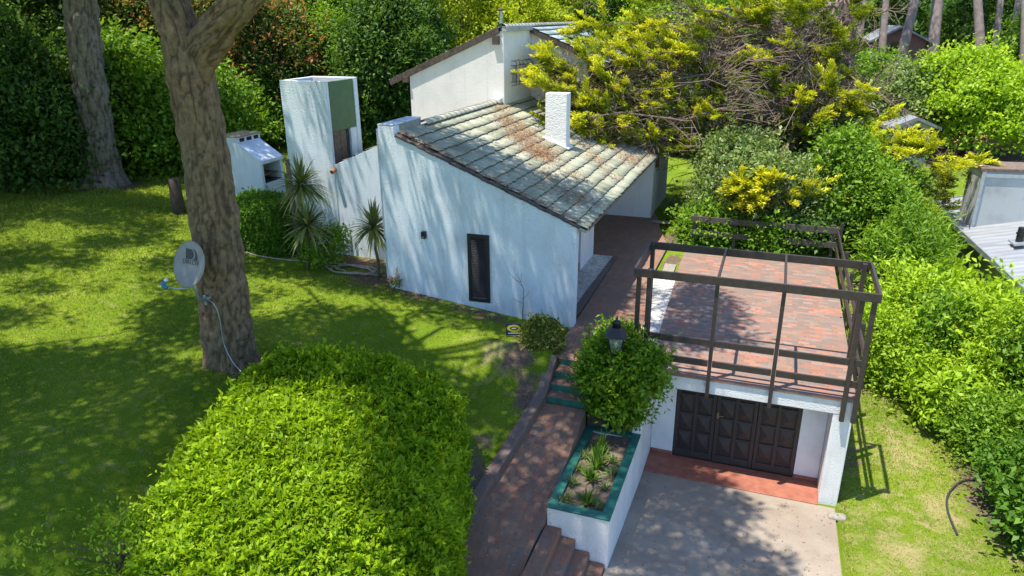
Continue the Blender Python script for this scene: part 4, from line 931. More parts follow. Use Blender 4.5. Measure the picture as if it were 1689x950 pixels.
# ================================================================ TREES: forked pine with the dish
def bark_tube(pts, rad, nth=72, step=.045, seed=1, plate=.16, depth=.045, flare=0.0):
    """trunk surface with real furrows; returns V, F, groove"""
    r = np.random.default_rng(seed); pts = np.array(pts, float); rad = np.array(rad, float)
    seg = np.r_[0, np.cumsum(np.linalg.norm(np.diff(pts, axis=0), axis=1))]; n = int(seg[-1] / step) + 2; s = np.linspace(0, seg[-1], n)
    # smooth interpolation
    C = np.stack([np.interp(s, seg, pts[:, k]) for k in range(3)], 1); ker = np.ones(9) / 9
    for k in range(3):
        e = np.r_[[C[0, k]] * 4, C[:, k], [C[-1, k]] * 4]; e[:4] = 2 * C[0, k] - C[4:0:-1, k]; e[-4:] = 2 * C[-1, k] - C[-2:-6:-1, k]; C[:, k] = np.convolve(e, ker, 'valid')
    Rr = np.interp(s, seg, rad); T = unit(np.gradient(C, axis=0)); ref = np.array([.2, 1, .1]); Aa = unit(np.cross(T, ref)); Bb = np.cross(T, Aa)
    th = np.linspace(0, 2 * math.pi, nth, endpoint=False)
    S_, TH = np.meshgrid(s, th, indexing='ij'); Rm = rad.mean()
    # voronoi plates on the unrolled cylinder (stretched along the trunk)
    npl = int(2 * math.pi * Rm * seg[-1] / (plate * plate * 4.6)) + 8
    cp = np.stack([r.uniform(0, 2 * math.pi * Rm, npl), r.uniform(0, seg[-1], npl)], 1)
    cp = np.concatenate([cp, cp + [2 * math.pi * Rm, 0], cp - [2 * math.pi * Rm, 0]])
    wq = np.stack([np.cos(TH.ravel()) * 2.2, np.sin(TH.ravel()) * 2.2, S_.ravel() * 1.6], 1); q = np.stack([TH.ravel() * Rm + .045 * nz(wq, 1.3, 1), S_.ravel() + .16 * nz(wq, 1.6, 4)], 1)
    f1 = np.full(len(q), 9.0); f2 = f1.copy()
    for a in range(0, len(q), 4000):
        d = q[a:a + 4000, None, :] - cp[None]; d[..., 1] /= 5.5; dd = np.sqrt((d ** 2).sum(-1)); dd.partition(1, axis=1); f1[a:a + 4000] = dd[:, 0]; f2[a:a + 4000] = dd[:, 1]
    gr = np.clip((f2 - f1) / (plate * .45), 0, 1).reshape(S_.shape)
    Rad = Rr[:, None] * (1 + .015 * nz(np.stack([TH * 14, S_ * 5, 0 * S_], -1).reshape(-1, 3), 1.0, 2).reshape(S_.shape) + .06 * np.sin(TH * 2 + S_ * .6) + .04 * np.sin(TH * 3 - S_ * 1.1)) - depth * (1 - gr) * Rr[:, None] / Rr.max() + depth * .3 * nz(np.stack([TH * 2, S_ * 3, 0 * S_], -1).reshape(-1, 3), 1.5).reshape(S_.shape)
    if flare: Rad = Rad * (1 + flare * np.exp(-S_ / .35) * (1 + .35 * np.sin(TH * 5 + 1)))
    V = C[:, None, :] + (Aa[:, None, :] * np.cos(TH)[..., None] + Bb[:, None, :] * np.sin(TH)[..., None]) * Rad[..., None]
    i = np.arange(n * nth).reshape(n, nth); j = np.roll(i, -1, 1)
    F = np.stack([i[:-1], j[:-1], j[1:], i[1:]], -1).reshape(-1, 4)
    return V.reshape(-1, 3), F, gr.ravel()
ty = 10.18
tp = [PY(px, py, ty) for px, py in [(386, 628), (371, 500), (355, 380), (341, 280), (329, 200), (316, 130), (304, 66), (285, 15)]]
b0_ = tp[0]
pine = thing('pine_tree', (b0_[0], b0_[1], gz(b0_[0], b0_[1])), 'big forked pine with a satellite dish fixed to its trunk', 'tree')
top1 = tp[-1] + np.array([-.6, .15, 1.6]); top2 = top1 + np.array([-.9, .3, 4.0])
V, F, G_ = bark_tube(tp + [top1, top2], [.50, .47, .46, .44, .42, .43, .37, .33, .28, .2], seed=3, flare=.42, plate=.085, depth=.06)
quads('trunk', V, F, M['bark'], pine, True, {'groove': ('POINT', G_)})
lp = [PY(318, 135, ty), PY(337, 80, ty), PY(366, 40, ty), PY(400, 0, ty)]; lp[0] = lp[0] + np.array([-.05, 0, -.1])
l2 = lp[-1] + np.array([1.2, .1, 1.3]); l3 = l2 + np.array([2.2, .5, 2.6])
V, F, G_ = bark_tube(lp + [l2, l3], [.26, .31, .30, .28, .24, .15], nth=56, seed=4, plate=.08, depth=.05)
quads('limb', V, F, M['bark'], pine, True, {'groove': ('POINT', G_)})
p2 = [np.array(v) for v in [(-23.2, 19.24, gz(-23.2, 19.24) - .15), (-23.05, 19.24, 3.66), (-22.82, 19.24, 5.74), (-22.5, 19.24, 7.7), (-22.0, 19.3, 13)]]
pine2 = thing('pine_tree', (p2[0][0], p2[0][1], gz(-23.2, 19.24)), 'tall straight pine trunk in front of the dark hedge at the left', 'tree')
V, F, G_ = bark_tube(p2, [.66, .60, .58, .55, .35], seed=5, nth=64, plate=.17, depth=.085, flare=.5)
quads('trunk', V, F, M['bark_grey'], pine2, True, {'groove': ('POINT', G_)})

# satellite dish on the forked pine
dc = PY(311, 436, 9.35)
dn = unit(np.array([-.10, -.80, .30]))
ds = thing('satellite_dish', dc, 'grey oval satellite dish with a blue feed arm on the pine trunk', 'satellite dish')
dr_ = unit(np.cross(np.array([0, 0, 1.0]), dn)); du = np.cross(dn, dr_)
a_, b_ = .39, .425
def DP(u, v, off=0.0):
    rr2 = (u * u + v * v); return dc + dr_ * u * a_ + du * v * b_ + dn * (-.07 + .07 * rr2 + off)
V = [DP(0, 0)]; F = []
NR, NT = 10, 48
for i in range(1, NR + 1):
    for k in range(NT):
        t_ = 2 * math.pi * k / NT; V.append(DP(i / NR * math.cos(t_), i / NR * math.sin(t_)))
for k in range(NT): V.append(DP(1.0 * math.cos(2 * math.pi * k / NT), 1.0 * math.sin(2 * math.pi * k / NT), -.018))
mb = MB(); f_ = [(0, 1 + k, 1 + (k + 1) % NT) for k in range(NT)]
for i in range(NR): f_ += [(1 + i * NT + k, 1 + (i + 1) * NT + k, 1 + (i + 1) * NT + (k + 1) % NT, 1 + i * NT + (k + 1) % NT) for k in range(NT)]
mb.add(V, f_); do = mb.build('dish', M['dish'], ds, smooth=True)
sd = do.modifiers.new('thick', 'SOLIDIFY'); sd.thickness = .008; sd.offset = -1
def decal(poly, nm, off=.004):
    return MB().add([DP(u, v, off) for u, v in poly] , [tuple(range(len(poly)))]).build(nm, M['dish_mark'], do)
# emblem: a D whose bowl is cut by a crescent, with the word below
arc = lambda cx, cy, r1, a, b2, n=14: [(cx + r1 * math.cos(t), cy + r1 * math.sin(t)) for t in np.linspace(a, b2, n)]
decal([(-.38, .66), (-.40, .20), (-.20, .20)] + arc(-.05, .46, .26, -2.2, 1.35, 12)[::-1][:0] + [(-.02, .22), (.06, .30), (.09, .42), (.05, .55), (-.06, .64)], 'emblem')
decal([(.02, .665), (.13, .60), (.19, .48), (.18, .34), (.10, .24), (.02, .20), (.36, .20), (.36, .30), (.34, .44), (.26, .57), (.15, .645)], 'emblem')
me = textpart('DIRECTV', .115, 0, 0, 0, None, None, 'lettering')
co = np.zeros(len(me.vertices) * 3, np.float32); me.vertices.foreach_get('co', co); co = co.reshape(-1, 3)
wd_ = co[:, 0].max() - co[:, 0].min(); co[:, 0] *= (.40 / wd_)
W = np.array([DP((x + -.012) / a_, (y + .035) / b_, .005 + (.002 if z > 0 else 0)) for x, y, z in co], np.float32) - dc.astype(np.float32)
me.vertices.foreach_set('co', W.ravel()); me.update(); link_mesh('lettering', me, M['dish_mark'], do)
foot = DP(.25, -1.02); fe = PY(270, 472, 8.9); mt = PY(340, 495, 9.70)
MB().tube(np.array([foot + dn * .0, (foot * .5 + fe * .5) + np.array([0, 0, -.02]), fe]), .014, 8).build('feed_arm', M['zinc'], ds, smooth=True)
MB().tube([fe + np.array([.06, 0, -.03]), fe, fe + np.array([-.02, 0, .05]), fe + np.array([.03, .02, .10])], [.035, .04, .035, .03], 10).build('feed_horn', M['blue_plastic'], ds, smooth=True)
MB().tube([fe + np.array([.03, .02, .10]), fe + np.array([.07, .04, .125])], .034, 12).build('feed_cap', M['white_plastic'], ds, smooth=True)
MB().tube([DP(0, -.35, -.03), foot + np.array([.02, .1, .03]), foot * .5 + mt * .5 + np.array([0, 0, -.07]), mt], .026, 10).build('mast', M['zinc'], ds, smooth=True)
MB().bar(mt + np.array([-.06, -.02, .03]), mt + np.array([.10, .0, .06]), .10, .05).bar(mt + np.array([-.02, 0, -.1]), mt + np.array([-.02, 0, .1]), .05, .03).build('bracket', M['zinc'], ds, bevel=.004)
cb_ = []
for px, py, yy_ in [(336, 492, 9.66), (352, 498, 9.62), (362, 520, 9.62), (367, 560, 9.63), (374, 580, 9.62), (384, 598, 9.60), (398, 614, 9.55), (408, 617, 9.5)]:
    q = PY(px, py, yy_); cb_.append(q)
hose('dish_cable', cb_, .0075, 'zinc', 'thin pale cable hanging down the forked pine below the dish', 'cable')
# ================================================================ NEIGHBOURS
def AT(px, r, z=None):
    """place on the ground seen in photo column px at forward distance r"""
    zg = 0.0
    for _ in range(4):
        py = PH / 2 + (CF[2] * r - (zg - CAM_Z)) / (CU[2] * r) * FPX + (px - PW / 2) * CR[2] / CU[2]
        p = PR(px, py, r); zg = gz(p[0], p[1]) if z is None else z
    return np.array([p[0], p[1], zg])
A_ = PZ(1533, 333, .60); B_ = PZ(1660, 450, .35); C_ = PZ(1612, 288, 1.15)
nb = thing('neighbour_house', (A_[0] + 2, A_[1] - 2, 0), 'neighbour house with a pale grey corrugated metal roof behind the right shrubs', 'house')
ev = unit(B_ - A_); upd = C_ - A_; upd -= ev * (upd @ ev) ; upd *= 1.0; rn = unit(np.cross(ev, upd))
if rn[2] < 0: rn = -rn
E0 = A_ + ev * 0; Lr = 11.0; Le = 10.5; upn = unit(upd)
nv = int(Le / .045); V = []
for k in range(nv + 1):
    s = Le * k / nv; o = rn * (.028 * (1 if (k % 6) < 2 else 0)) 
    V += [E0 + ev * s + o, E0 + ev * s + upn * Lr + o]
F = [(2 * k, 2 * k + 2, 2 * k + 3, 2 * k + 1) for k in range(nv)]
quads('roof', np.array(V), np.array(F), M['metal_roof'], nb)
mb = MB(); inner = [E0 + upn * .5 + ev * .35, E0 + upn * .5 + ev * (Le - .4), E0 + upn * 10.6 + ev * (Le - .4), E0 + upn * 10.6 + ev * .35]
top = [p - rn * .08 for p in inner]; botm = [np.array([p[0], p[1], -2.6]) for p in inner]
mb.add(top + botm, [(0, 1, 2, 3)] + [(i, i + 4, (i + 1) % 4 + 4, (i + 1) % 4) for i in range(4)]); mb.build('wall', M['stucco_grey'], nb)
mb = MB().bar(E0 - upn * .02 - rn * .03, E0 + ev * Le - upn * .02 - rn * .03, .05, .16).bar(E0 - ev * .03, E0 - ev * .03 + upn * Lr, .05, .14).build('fascia', M['zinc'], nb)
# box chimney
q0 = PR(1604, 362, 22.9); dxv = unit(np.array([1, .12, 0])); dyv = np.array([-dxv[1], dxv[0], 0])
mb = MB(); P_ = [q0 + dxv * a + dyv * b2 for a, b2 in ((0, 0), (2.7, 0), (2.7, 1.2), (0, 1.2))]
zt = PR(1624, 276, 22.9)[2]
mb.prism([(p[0], p[1], q0[2] - 1.0) for p in P_], (0, 0, zt - q0[2] + 1.0)); bxo = mb.build('chimney', M['stucco_grey'], nb, bevel=.02)
P2 = [q0 + dxv * a + dyv * b2 for a, b2 in ((-.06, -.06), (2.76, -.06), (2.76, 1.26), (-.06, 1.26))]
MB().prism([(p[0], p[1], zt + .003) for p in P2], (0, 0, .10)).build('chimney_cap', M['old_wood'], bxo, bevel=.01)
rb = MB(); rb.box(0, 0, 0, 0, 0, 0) if False else None
rb.bar(np.array([*(P_[0] - dyv * .03 + dxv * .02)[:2], q0[2] - .4]), np.array([*(P_[0] - dyv * .03 + dxv * .02)[:2], zt]), .10, .05); rb.bar(np.array([*(P_[0] - dyv * .03)[:2], zt - .12]), np.array([*(P_[1] - dyv * .03)[:2], zt - .12]), .04, .12); rb.build('trim', M['zinc'], bxo)
vp = PR(1681, 398, 20.9)
vt = MB().tube([vp - np.array([0, 0, .15]), vp + np.array([0, 0, .42])], .10, 14).tube([vp + np.array([0, 0, .22]), vp + np.array([0, 0, .26])], .125, 14).build('vent_pipe', M['iron'], nb, smooth=False)
MB().bar(vp - ev * .25 - rn * .02, vp + ev * .25 - rn * .02, .4, .05, rn).build('vent_base', M['zinc'], nb)
# red tiled roof behind, brick house and white annexe far back
def simple_house(name, px, py, r, w, d, hw, hr, label, roofm, wallm, zb=None, rot=0.0):
    """small gabled house seen far off; the eave height hw above its ground"""
    c = PR(px, py, r); zb = c[2] - hw if zb is None else zb
    t = thing(name, (c[0], c[1], zb), label, 'house'); ca, sa = math.cos(rot), math.sin(rot)
    def X(a, b2, z): return (c[0] + a * ca - b2 * sa, c[1] + a * sa + b2 * ca, z)
    ze = c[2]
    m = MB(); m.prism([X(-w / 2, -d / 2, zb - .5), X(w / 2, -d / 2, zb - .5), X(w / 2, -d / 2, ze), X(0, -d / 2, ze + hr * .95), X(-w / 2, -d / 2, ze)], (-d * sa, d * ca, 0)); m.build('wall', M[wallm], t)
    m = MB(); o = .35
    for s in (-1, 1):
        m.add([X(s * (w / 2 + o), -d / 2 - o, ze - o * hr * 2 / w), X(s * (w / 2 + o), d / 2 + o, ze - o * hr * 2 / w), X(0, d / 2 + o, ze + hr), X(0, -d / 2 - o, ze + hr),
               X(s * (w / 2 + o), -d / 2 - o, ze - o * hr * 2 / w - .14), X(s * (w / 2 + o), d / 2 + o, ze - o * hr * 2 / w - .14), X(0, d / 2 + o, ze + hr - .14), X(0, -d / 2 - o, ze + hr - .14)],
              [(0, 1, 2, 3), (7, 6, 5, 4), (0, 4, 5, 1), (0, 3, 7, 4), (1, 5, 6, 2)])
    m.build('roof', M[roofm], t)
    m = MB(); m.add([X(-.5, -d / 2 - .02, ze - 1.3), X(.5, -d / 2 - .02, ze - 1.3), X(.5, -d / 2 - .02, ze - .2), X(-.5, -d / 2 - .02, ze - .2)], [(0, 1, 2, 3)]); m.build('window', M['pane'], t)
    return t
M['red_roof_far'] = plain('orange_tile_far', (.42, .17, .09), .8, var=.3, nscale=5); M['slate_far'] = plain('grey_roof_far', (.22, .23, .25), .6, var=.2)
simple_house('distant_house', 1650, 238, 41, 5.5, 6, 1.6, 1.3, 'house with an orange tiled roof showing between the trees at the right', 'red_roof_far', 'stucco_grey', rot=.5)
simple_house('distant_house', 1468, 62, 55, 3.6, 6, 3.5, .9, 'brick house with a dark roof far behind the golden cypress', 'slate_far', 'far_brick', rot=.1)
simple_house('distant_house', 1490, 198, 36, 1.7, 2.5, 2.0, .35, 'low grey building with a grey roof half hidden by the bright tree', 'slate_far', 'stucco_grey', rot=.25)
wc = PR(1494, 128, 40); tg = MB().box(wc[0] - .55, wc[0] + .55, wc[1], wc[1] + .8, wc[2] - 2.5, wc[2] + .2).box(wc[0] - .62, wc[0] + .62, wc[1] - .07, wc[1] + .87, wc[2] + .203, wc[2] + .3)
tag(tg.build('white_chimney', M['stucco'], bevel=.02), 'white masonry stack standing beside the bright tree in the distance', 'chimney')

# ================================================================ TREES AND SHRUBS
G1 = 'dark trees closing the far side of the lawn'
bgt = [
 (-70, 29, 6.5, 3.0, 'l_dark', 'dark evergreen at the extreme left edge of the lawn'), (0, 28.5, 5.0, 2.3, 'l_dark', 'dark rounded evergreen left of the straight pine'),
 (75, 29.5, 6.0, 2.5, 'l_dark', 'dark evergreen directly behind the straight pine'), (40, 34, 11, 3.8, 'l_dark', 'tallest dark evergreen in the top left corner'),
 (235, 31.5, 4.0, 2.4, 'l_mid', 'mid green bush behind the lawn between the two pines'), (180, 33, 4.6, 2.4, 'l_dark', 'dark bush right of the straight pine'),
 (310, 33, 3.6, 2.2, 'l_mid', 'leafy bush directly behind the forked pine'), (370, 35, 3.6, 2.4, 'l_mid', 'leafy bush behind the white barbecue'),
 (430, 36, 3.6, 2.2, 'l_dark', 'dark bush between the barbecue and the tower'), (120, 38, 11, 3.6, 'l_dark', 'dark tree rising behind the straight pine'),
 (640, 37, 6.5, 2.1, 'l_dark', 'dark narrow tree between the tower and the upper storey'), (585, 40, 6.0, 2.3, 'l_mid', 'green bush right behind the tower door'),
 (690, 41, 9, 2.4, 'l_dark', 'dark tree behind the left eave of the upper storey')]
for k, (px, r, hh_, R, m, lab) in enumerate(bgt): leafy_tree('leafy_tree', AT(px, r - (2.6 if px < 340 else 1.0)), hh_, R * 1.1, lab, 'tree', m, 800, 40, (.21, .105), G1, .14, 12, .9, 100 + k, .30, -.3)
bgt2 = [
 (225, 33.5, 8.0, 2.5, 'l_red', 'red tipped tree between the two pine trunks'), (290, 34, 7.6, 2.2, 'l_red', 'red tipped tree hidden partly by the forked pine'), (395, 35.0, 7.6, 2.7, 'l_red', 'red tipped tree above the white barbecue'), (462, 36, 6.6, 2.0, 'l_red', 'smallest red tipped tree just left of the tower'),
 (520, 41, 10.5, 3.4, 'l_mid', 'broad green tree behind the tower'), (585, 43, 10.5, 3.0, 'l_light', 'light green tree right of the tower'), (440, 43, 11, 3.2, 'l_mid', 'tall green tree left of the tower'), (335, 44, 11, 3.6, 'l_mid', 'tall green tree behind the red tipped ones'),
 (770, 44, 9.6, 4.3, 'l_gold', 'broad yellow green tree behind the upper storey'), (870, 47, 9.0, 3.2, 'l_gold', 'yellow green tree behind the tiled ridge'), (945, 49, 8.6, 3.2, 'l_mid', 'green tree behind the blue tiled slope'), (1015, 48, 8.4, 3.0, 'l_mid', 'green tree above the left side of the golden cypress'),
 (1085, 46, 8.8, 3.4, 'l_light', 'light green tree behind the golden cypress'), (1175, 48, 9.0, 3.6, 'l_mid', 'green tree in the gap behind the cypress branches'), (1290, 47, 9.0, 3.6, 'l_mid', 'green tree behind the bare cypress trunk'), (1130, 40, 4.2, 2.6, 'l_dark', 'dark bush behind the rear house corner'), (1220, 39, 4.4, 2.6, 'l_dark', 'dark bush under the cypress branches'),
 (1345, 44, 5.0, 2.6, 'l_mid', 'green bush beside the dark cypress trunk'), (1440, 46, 4.0, 2.6, 'l_mid', 'light green bush right of the cypress trunk'), (1470, 38, 3.6, 2.1, 'l_pale', 'pale bush below the white stack')]
for k, (px, r, hh_, R, m, lab) in enumerate(bgt2): leafy_tree('broadleaf_tree', AT(px, r), hh_, R, lab, 'tree', m, 800, 42, (.22, .115) if m != 'l_red' else (.22, .085), 'trees beyond the house', .16, 13, .9, 140 + k, .30, -.15)
# bright tree at the right
leafy_tree('bright_tree', AT(1592, 37.5), 4.6, 3.2, 'large bright green tree above the grey metal roof', 'tree', 'l_light', 1300, 40, (.20, .12), None, .22, 18, .9, 190, .27, .0)
leafy_tree('bright_tree', AT(1690, 45), 6.0, 3.0, 'darker tree in the top right corner behind the bright one', 'tree', 'l_mid', 600, 44, (.22, .12), None, .2, 12, .85, 191, .3, -.1)
# straight bare trunks far back at the right
for k, (pxb, pyb, pxt, r, rad, lab) in enumerate([(1407, 150, 1425, 44, .22, 'slim leaning pine trunk nearest the dark cypress trunk'), (1482, 112, 1512, 50, .30, 'leaning pine trunk left of the white stack'), (1535, 112, 1548, 52, .36, 'thickest pine trunk in the far background'), (1497, 116, 1500, 60, .2, 'thin pine trunk behind the leaning one'), (1585, 100, 1590, 70, .25, 'pale thin pine trunk behind the bright tree'), (1668, 84, 1684, 45, .24, 'pine trunk in the top right corner'), (1690, 110, 1692, 40, .2, 'pine trunk cut by the right edge'), (1452, 118, 1462, 47, .22, 'slim pine trunk between the brick house and the leaning trunk'), (1618, 92, 1612, 48, .26, 'dark pine trunk rising behind the middle of the bright tree'), (1640, 88, 1652, 52, .2, 'slim pine trunk right of the dark one behind the bright tree')]):
    b = PR(pxb, pyb + 60, r); b[2] = gz(b[0], b[1]); tq = PR(pxt, -10, r); e = tq + (tq - PR(pxb, pyb, r)) * 2.0
    t = thing('pine_tree', b, lab, 'tree', 'far pine trunks')
    MB().tube([b - np.array([0, 0, .2]), PR(pxb, pyb, r), tq, e], [rad * 1.25, rad * 1.2, rad, rad * .6], 12).build('trunk', M['bark_far'] if 'bark_far' in M else M.setdefault('bark_far', plain('far_bark', (.19, .15, .13), .9, var=.4, nscale=3, bstr=.5)), t, smooth=True)
    r2 = np.random.default_rng(300 + k); C, S = lumps(e + np.array([0, 0, .8]), (2.2, 2.2, 1.6), 5, .6, r2); P, o, tn = crown_points(C, S, 60, 30, .4, r2); foliage('crown', P, o, .4, .06, M['l_needle'], t, tn, r=r2)

# right hand shrubs
shr = [
 (1605, 445, 19.4, 2.4, 1.05, 'l_light', (.15, .075), 'light green young tree in front of the metal roof'), (1525, 470, 20.6, 1.6, 1.0, 'l_light', (.15, .075), 'light green shrub left of the young tree'),
 (1640, 480, 18.6, 2.2, 1.0, 'l_light', (.14, .07), 'bushy light shrub at the right edge below the vent pipe'), (1478, 500, 21.3, 2.0, 1.1, 'l_mid', (.15, .06), 'green shrub beside the end of the terrace railing'),
 (1480, 575, 19.6, 1.9, .95, 'l_light', (.14, .055), 'lush shrub beside the right pergola posts'), (1548, 570, 18.8, 2.2, 1.05, 'l_mid', (.14, .05), 'long leaved shrub in the middle of the right bank'),
 (1625, 590, 17.8, 1.9, 1.0, 'l_light', (.13, .05), 'broad shrub low on the right bank'), (1695, 590, 16.8, 1.9, .9, 'l_mid', (.13, .05), 'shrub on the right edge halfway down'),
 (1500, 655, 18.4, 1.1, .75, 'l_light', (.12, .05), 'low shrub at the top of the sunny grass'), (1568, 680, 17.3, 1.15, .8, 'l_light', (.12, .05), 'low shrub behind the dark hose'),
 (1642, 700, 16.2, 1.3, .85, 'l_mid', (.12, .05), 'dense low shrub above the dark hose end'), (1715, 720, 15.2, 1.4, .8, 'l_mid', (.12, .055), 'dense shrub on the right edge above the hose'),
 (1695, 800, 14.4, 1.1, .60, 'l_hedge', (.11, .06), 'dark glossy shrub right of the dark hose'), (1722, 880, 13.4, 1.0, .6, 'l_hedge', (.11, .06), 'dark glossy shrub in the bottom right corner'),
 (1452, 640, 19.0, 1.5, .8, 'l_light', (.12, .05), 'leafy shrub touching the foot of the right pergola posts'), (1662, 500, 17.6, 2.5, 1.0, 'l_light', (.14, .06), 'tall light shrub hiding the neighbour wall'), (1715, 520, 17.0, 2.6, 1.0, 'l_mid', (.14, .06), 'shrub cut by the right edge below the metal roof'), (1580, 520, 19.0, 2.1, 1.0, 'l_light', (.14, .06), 'light shrub right below the young tree'),
 (1430, 440, 23.3, 2.3, 1.1, 'l_mid', (.16, .05), 'narrow leaved shrub behind the railing end'), (1488, 420, 23.0, 1.5, 1.0, 'l_mid', (.17, .05), 'dark narrow leaved shrub below the metal roof'), (1530, 400, 22.3, .9, .8, 'l_light', (.16, .06), 'green shrub against the metal roof edge'),
 (1450, 360, 26.0, 2.4, 1.4, 'l_mid', (.18, .07), 'dark shrub below the right cypress sprays')]
for k, (px, py, r, hh_, R, m, lf, lab) in enumerate(shr):
    p = AT(px, r); q_ = [(1.0, 1.1, 360), (1.5, 1.5, 220), (.8, 1.0, 460), (1.45, .85, 320)][k % 4]; leafy_tree('garden_shrub', p, hh_ + .15, R, lab, 'shrub', m, q_[2], 30, (lf[0] * q_[0], lf[1] * q_[1]), 'shrubs on the right bank', .035, 15, .9, 220 + k, .19, -.2)
fsh = [(1215, 345, 25.4, 3.0, 1.5, 'l_pale', 'pale flowering shrub left of the golden sprays'), (1290, 350, 23.9, 2.5, 1.35, 'l_pale', 'pale leafy shrub hanging over the timber fence'), (1362, 340, 24.0, 3.0, 1.5, 'l_mid', 'green shrub behind the right end of the timber fence'),
       (1255, 270, 29.0, 3.8, 1.8, 'l_pale', 'tall pale shrub under the bare cypress branches'), (1340, 280, 28.0, 3.6, 1.6, 'l_dark', 'dark shrub at the cypress foot')]
fsh += [(1180, 385, 24.2, .8, .9, 'l_mid', 'low leafy shrub at the left end of the timber fence'), (1330, 400, 23.3, 1.0, .8, 'l_dark', 'low dark shrub pushing through the right half of the timber fence'), (1255, 390, 23.6, .9, .9, 'l_mid', 'low shrub pushing under the middle of the timber fence')]
for k, (px, py, r, hh_, R, m, lab) in enumerate(fsh): leafy_tree('fence_shrub', AT(px, r), hh_, R, lab, 'shrub', m, 620, 40, (.15, .075), 'shrubs behind the timber fence', .05, 10, .85, 260 + k, .22, .02, hang=.3)

# ---------------------------------------------------------------- golden cypress
rc = np.random.default_rng(77)
cb = AT(1392, 30.0)
cy_ = thing('golden_cypress', cb, 'huge sprawling golden cypress with bare brown inner branches leaning over the roof', 'tree')
T0 = [cb - np.array([0, 0, .2]), PR(1390, 200, 30.0), PR(1392, 110, 30.0), PR(1398, 30, 30.1), PR(1402, -60, 30.3), PR(1402, -200, 30.3)]
trunk = MB().tube(T0, [.55, .46, .40, .36, .30, .2], 14); trunk.build('trunk', M['limb'], cy_, smooth=True)
lim = MB(); tw_ = []; gold = []; green = []; dead = []
def zoom4(x, y): return 840 + x * .4423, y * .4423
def zoom5(x, y): return 1240 + x * .4419, y * .4419
G4 = [(150, 225), (100, 260), (190, 290), (130, 320), (250, 300), (440, 140), (340, 100), (480, 120), (600, 140), (560, 100), (650, 130), (380, 200), (420, 180), (330, 230), (350, 262), (300, 380), (340, 330), (430, 330), (400, 370), (470, 360), (270, 440), (330, 470), (290, 490), (440, 440), (440, 500), (480, 505), (540, 500), (540, 410), (600, 370), (570, 450), (650, 450), (700, 440), (760, 440), (520, 280), (600, 310), (740, 80), (780, 60), (840, 130), (900, 210), (960, 220), (1000, 170), (870, 60), (880, 15), (960, 20), (1030, 15), (210, 330), (480, 180), (540, 160), (660, 190), (620, 240), (280, 100), (250, 125), (430, 250), (380, 290), (250, 350)]
G4b = [(900, 690), (850, 680), (950, 740), (880, 745), (1000, 690), (980, 650), (820, 700)]
G5 = [(40, 230), (100, 200), (150, 160), (250, 190), (310, 130), (60, 30), (20, 60), (150, 20), (260, 20)]
G5b = [(60, 680), (100, 670), (40, 740), (140, 740), (230, 710), (330, 700), (180, 690)]
G5c = [(200, 370), (260, 440), (220, 490), (330, 350), (350, 390), (400, 400), (430, 470), (500, 440), (450, 500), (480, 560), (420, 600), (470, 520), (560, 520), (600, 520), (540, 570), (600, 560), (660, 550), (700, 630), (760, 630), (840, 610), (720, 690), (480, 680), (540, 690), (700, 768), (650, 760), (420, 350), (290, 300)]
fr_ = []
for x, y in G4:
    px, py = zoom4(x, y); t = np.clip((px - 870) / 400, 0, 1)
    fr_.append((px, py, 22.8 + 4.0 * t + rc.normal() * .5 + (1.5 if py < 80 else 0), 1))
for x, y in G4b: px, py = zoom4(x, y); fr_.append((px, py, 22.6 + rc.normal() * .3, 1))
for x, y in G5: px, py = zoom5(x, y); fr_.append((px, py, 26.5 + rc.normal() * .6, .85))
for x, y in G5b: px, py = zoom5(x, y); fr_.append((px, py, 22.4 + rc.normal() * .3, 1))
for x, y in G5c: px, py = zoom5(x, y); fr_.append((px, py, 24.6 - (px - 1330) / 300 * 1.5 + rc.normal() * .4, .95))
# a wider scatter of duller sprays through the crown
for k in range(75):
    px = rc.uniform(930, 1420); py = rc.uniform(0, 240); fr_.append((px, py, 27 + rc.normal() * 1.2, .45))
for k in range(75):
    px = rc.uniform(900, 1180); py = rc.uniform(70, 250); py = max(py, 60); fr_.append((px, py, 23.6 + (px - 900) / 90 + rc.normal() * .6, rc.uniform(.6, .95)))
for k in range(30):
    px = rc.uniform(1180, 1440); py = rc.uniform(120, 300); fr_.append((px, py, 26.5 + rc.normal() * .8, .35))
def spray(c, d, L, bright, acc, n=620):
    """one flattened feathery spray: centre c, axis d"""
    d = unit(d); side = unit(np.cross(d, [0, 0, 1.0])); upn_ = np.cross(side, d)
    nb_ = rc.integers(5, 8); 
    for b_ in range(nb_):
        ang = rc.normal() * .55; ele = rc.normal() * .25 + .15
        ax = unit(d * math.cos(ang) + side * math.sin(ang) + upn_ * ele); o0 = c + ax * L * rc.uniform(-.35, .05) + rc.normal(size=3) * L * .08
        m = n // nb_; s = rc.uniform(0, 1, m); lr = L * .28 * (1.05 - s)
        a2 = rc.choice([-1, 1], m) * rc.uniform(.3, .9, m); s2 = unit(np.cross(ax, [0, 0, 1.0]))
        dirs = unit(ax[None] * np.cos(a2)[:, None] + s2[None] * np.sin(a2)[:, None] + rc.normal(size=(m, 3)) * .25 + np.array([0, 0, .35]))
        pos = o0 + ax * (s * L * .6)[:, None] + dirs * (lr * rc.uniform(0, .6, m))[:, None] + rc.normal(size=(m, 3)) * .03
        tone = np.clip(bright * (.45 + .45 * s) + rc.normal(0, .12, m) , 0, 1)
        acc.append((pos, dirs, rc.uniform(.08, .17, m), tone))
hub = [PR(1385, y_, 29.6) for y_ in (230, 190, 150, 110, 70, 30, 0)]
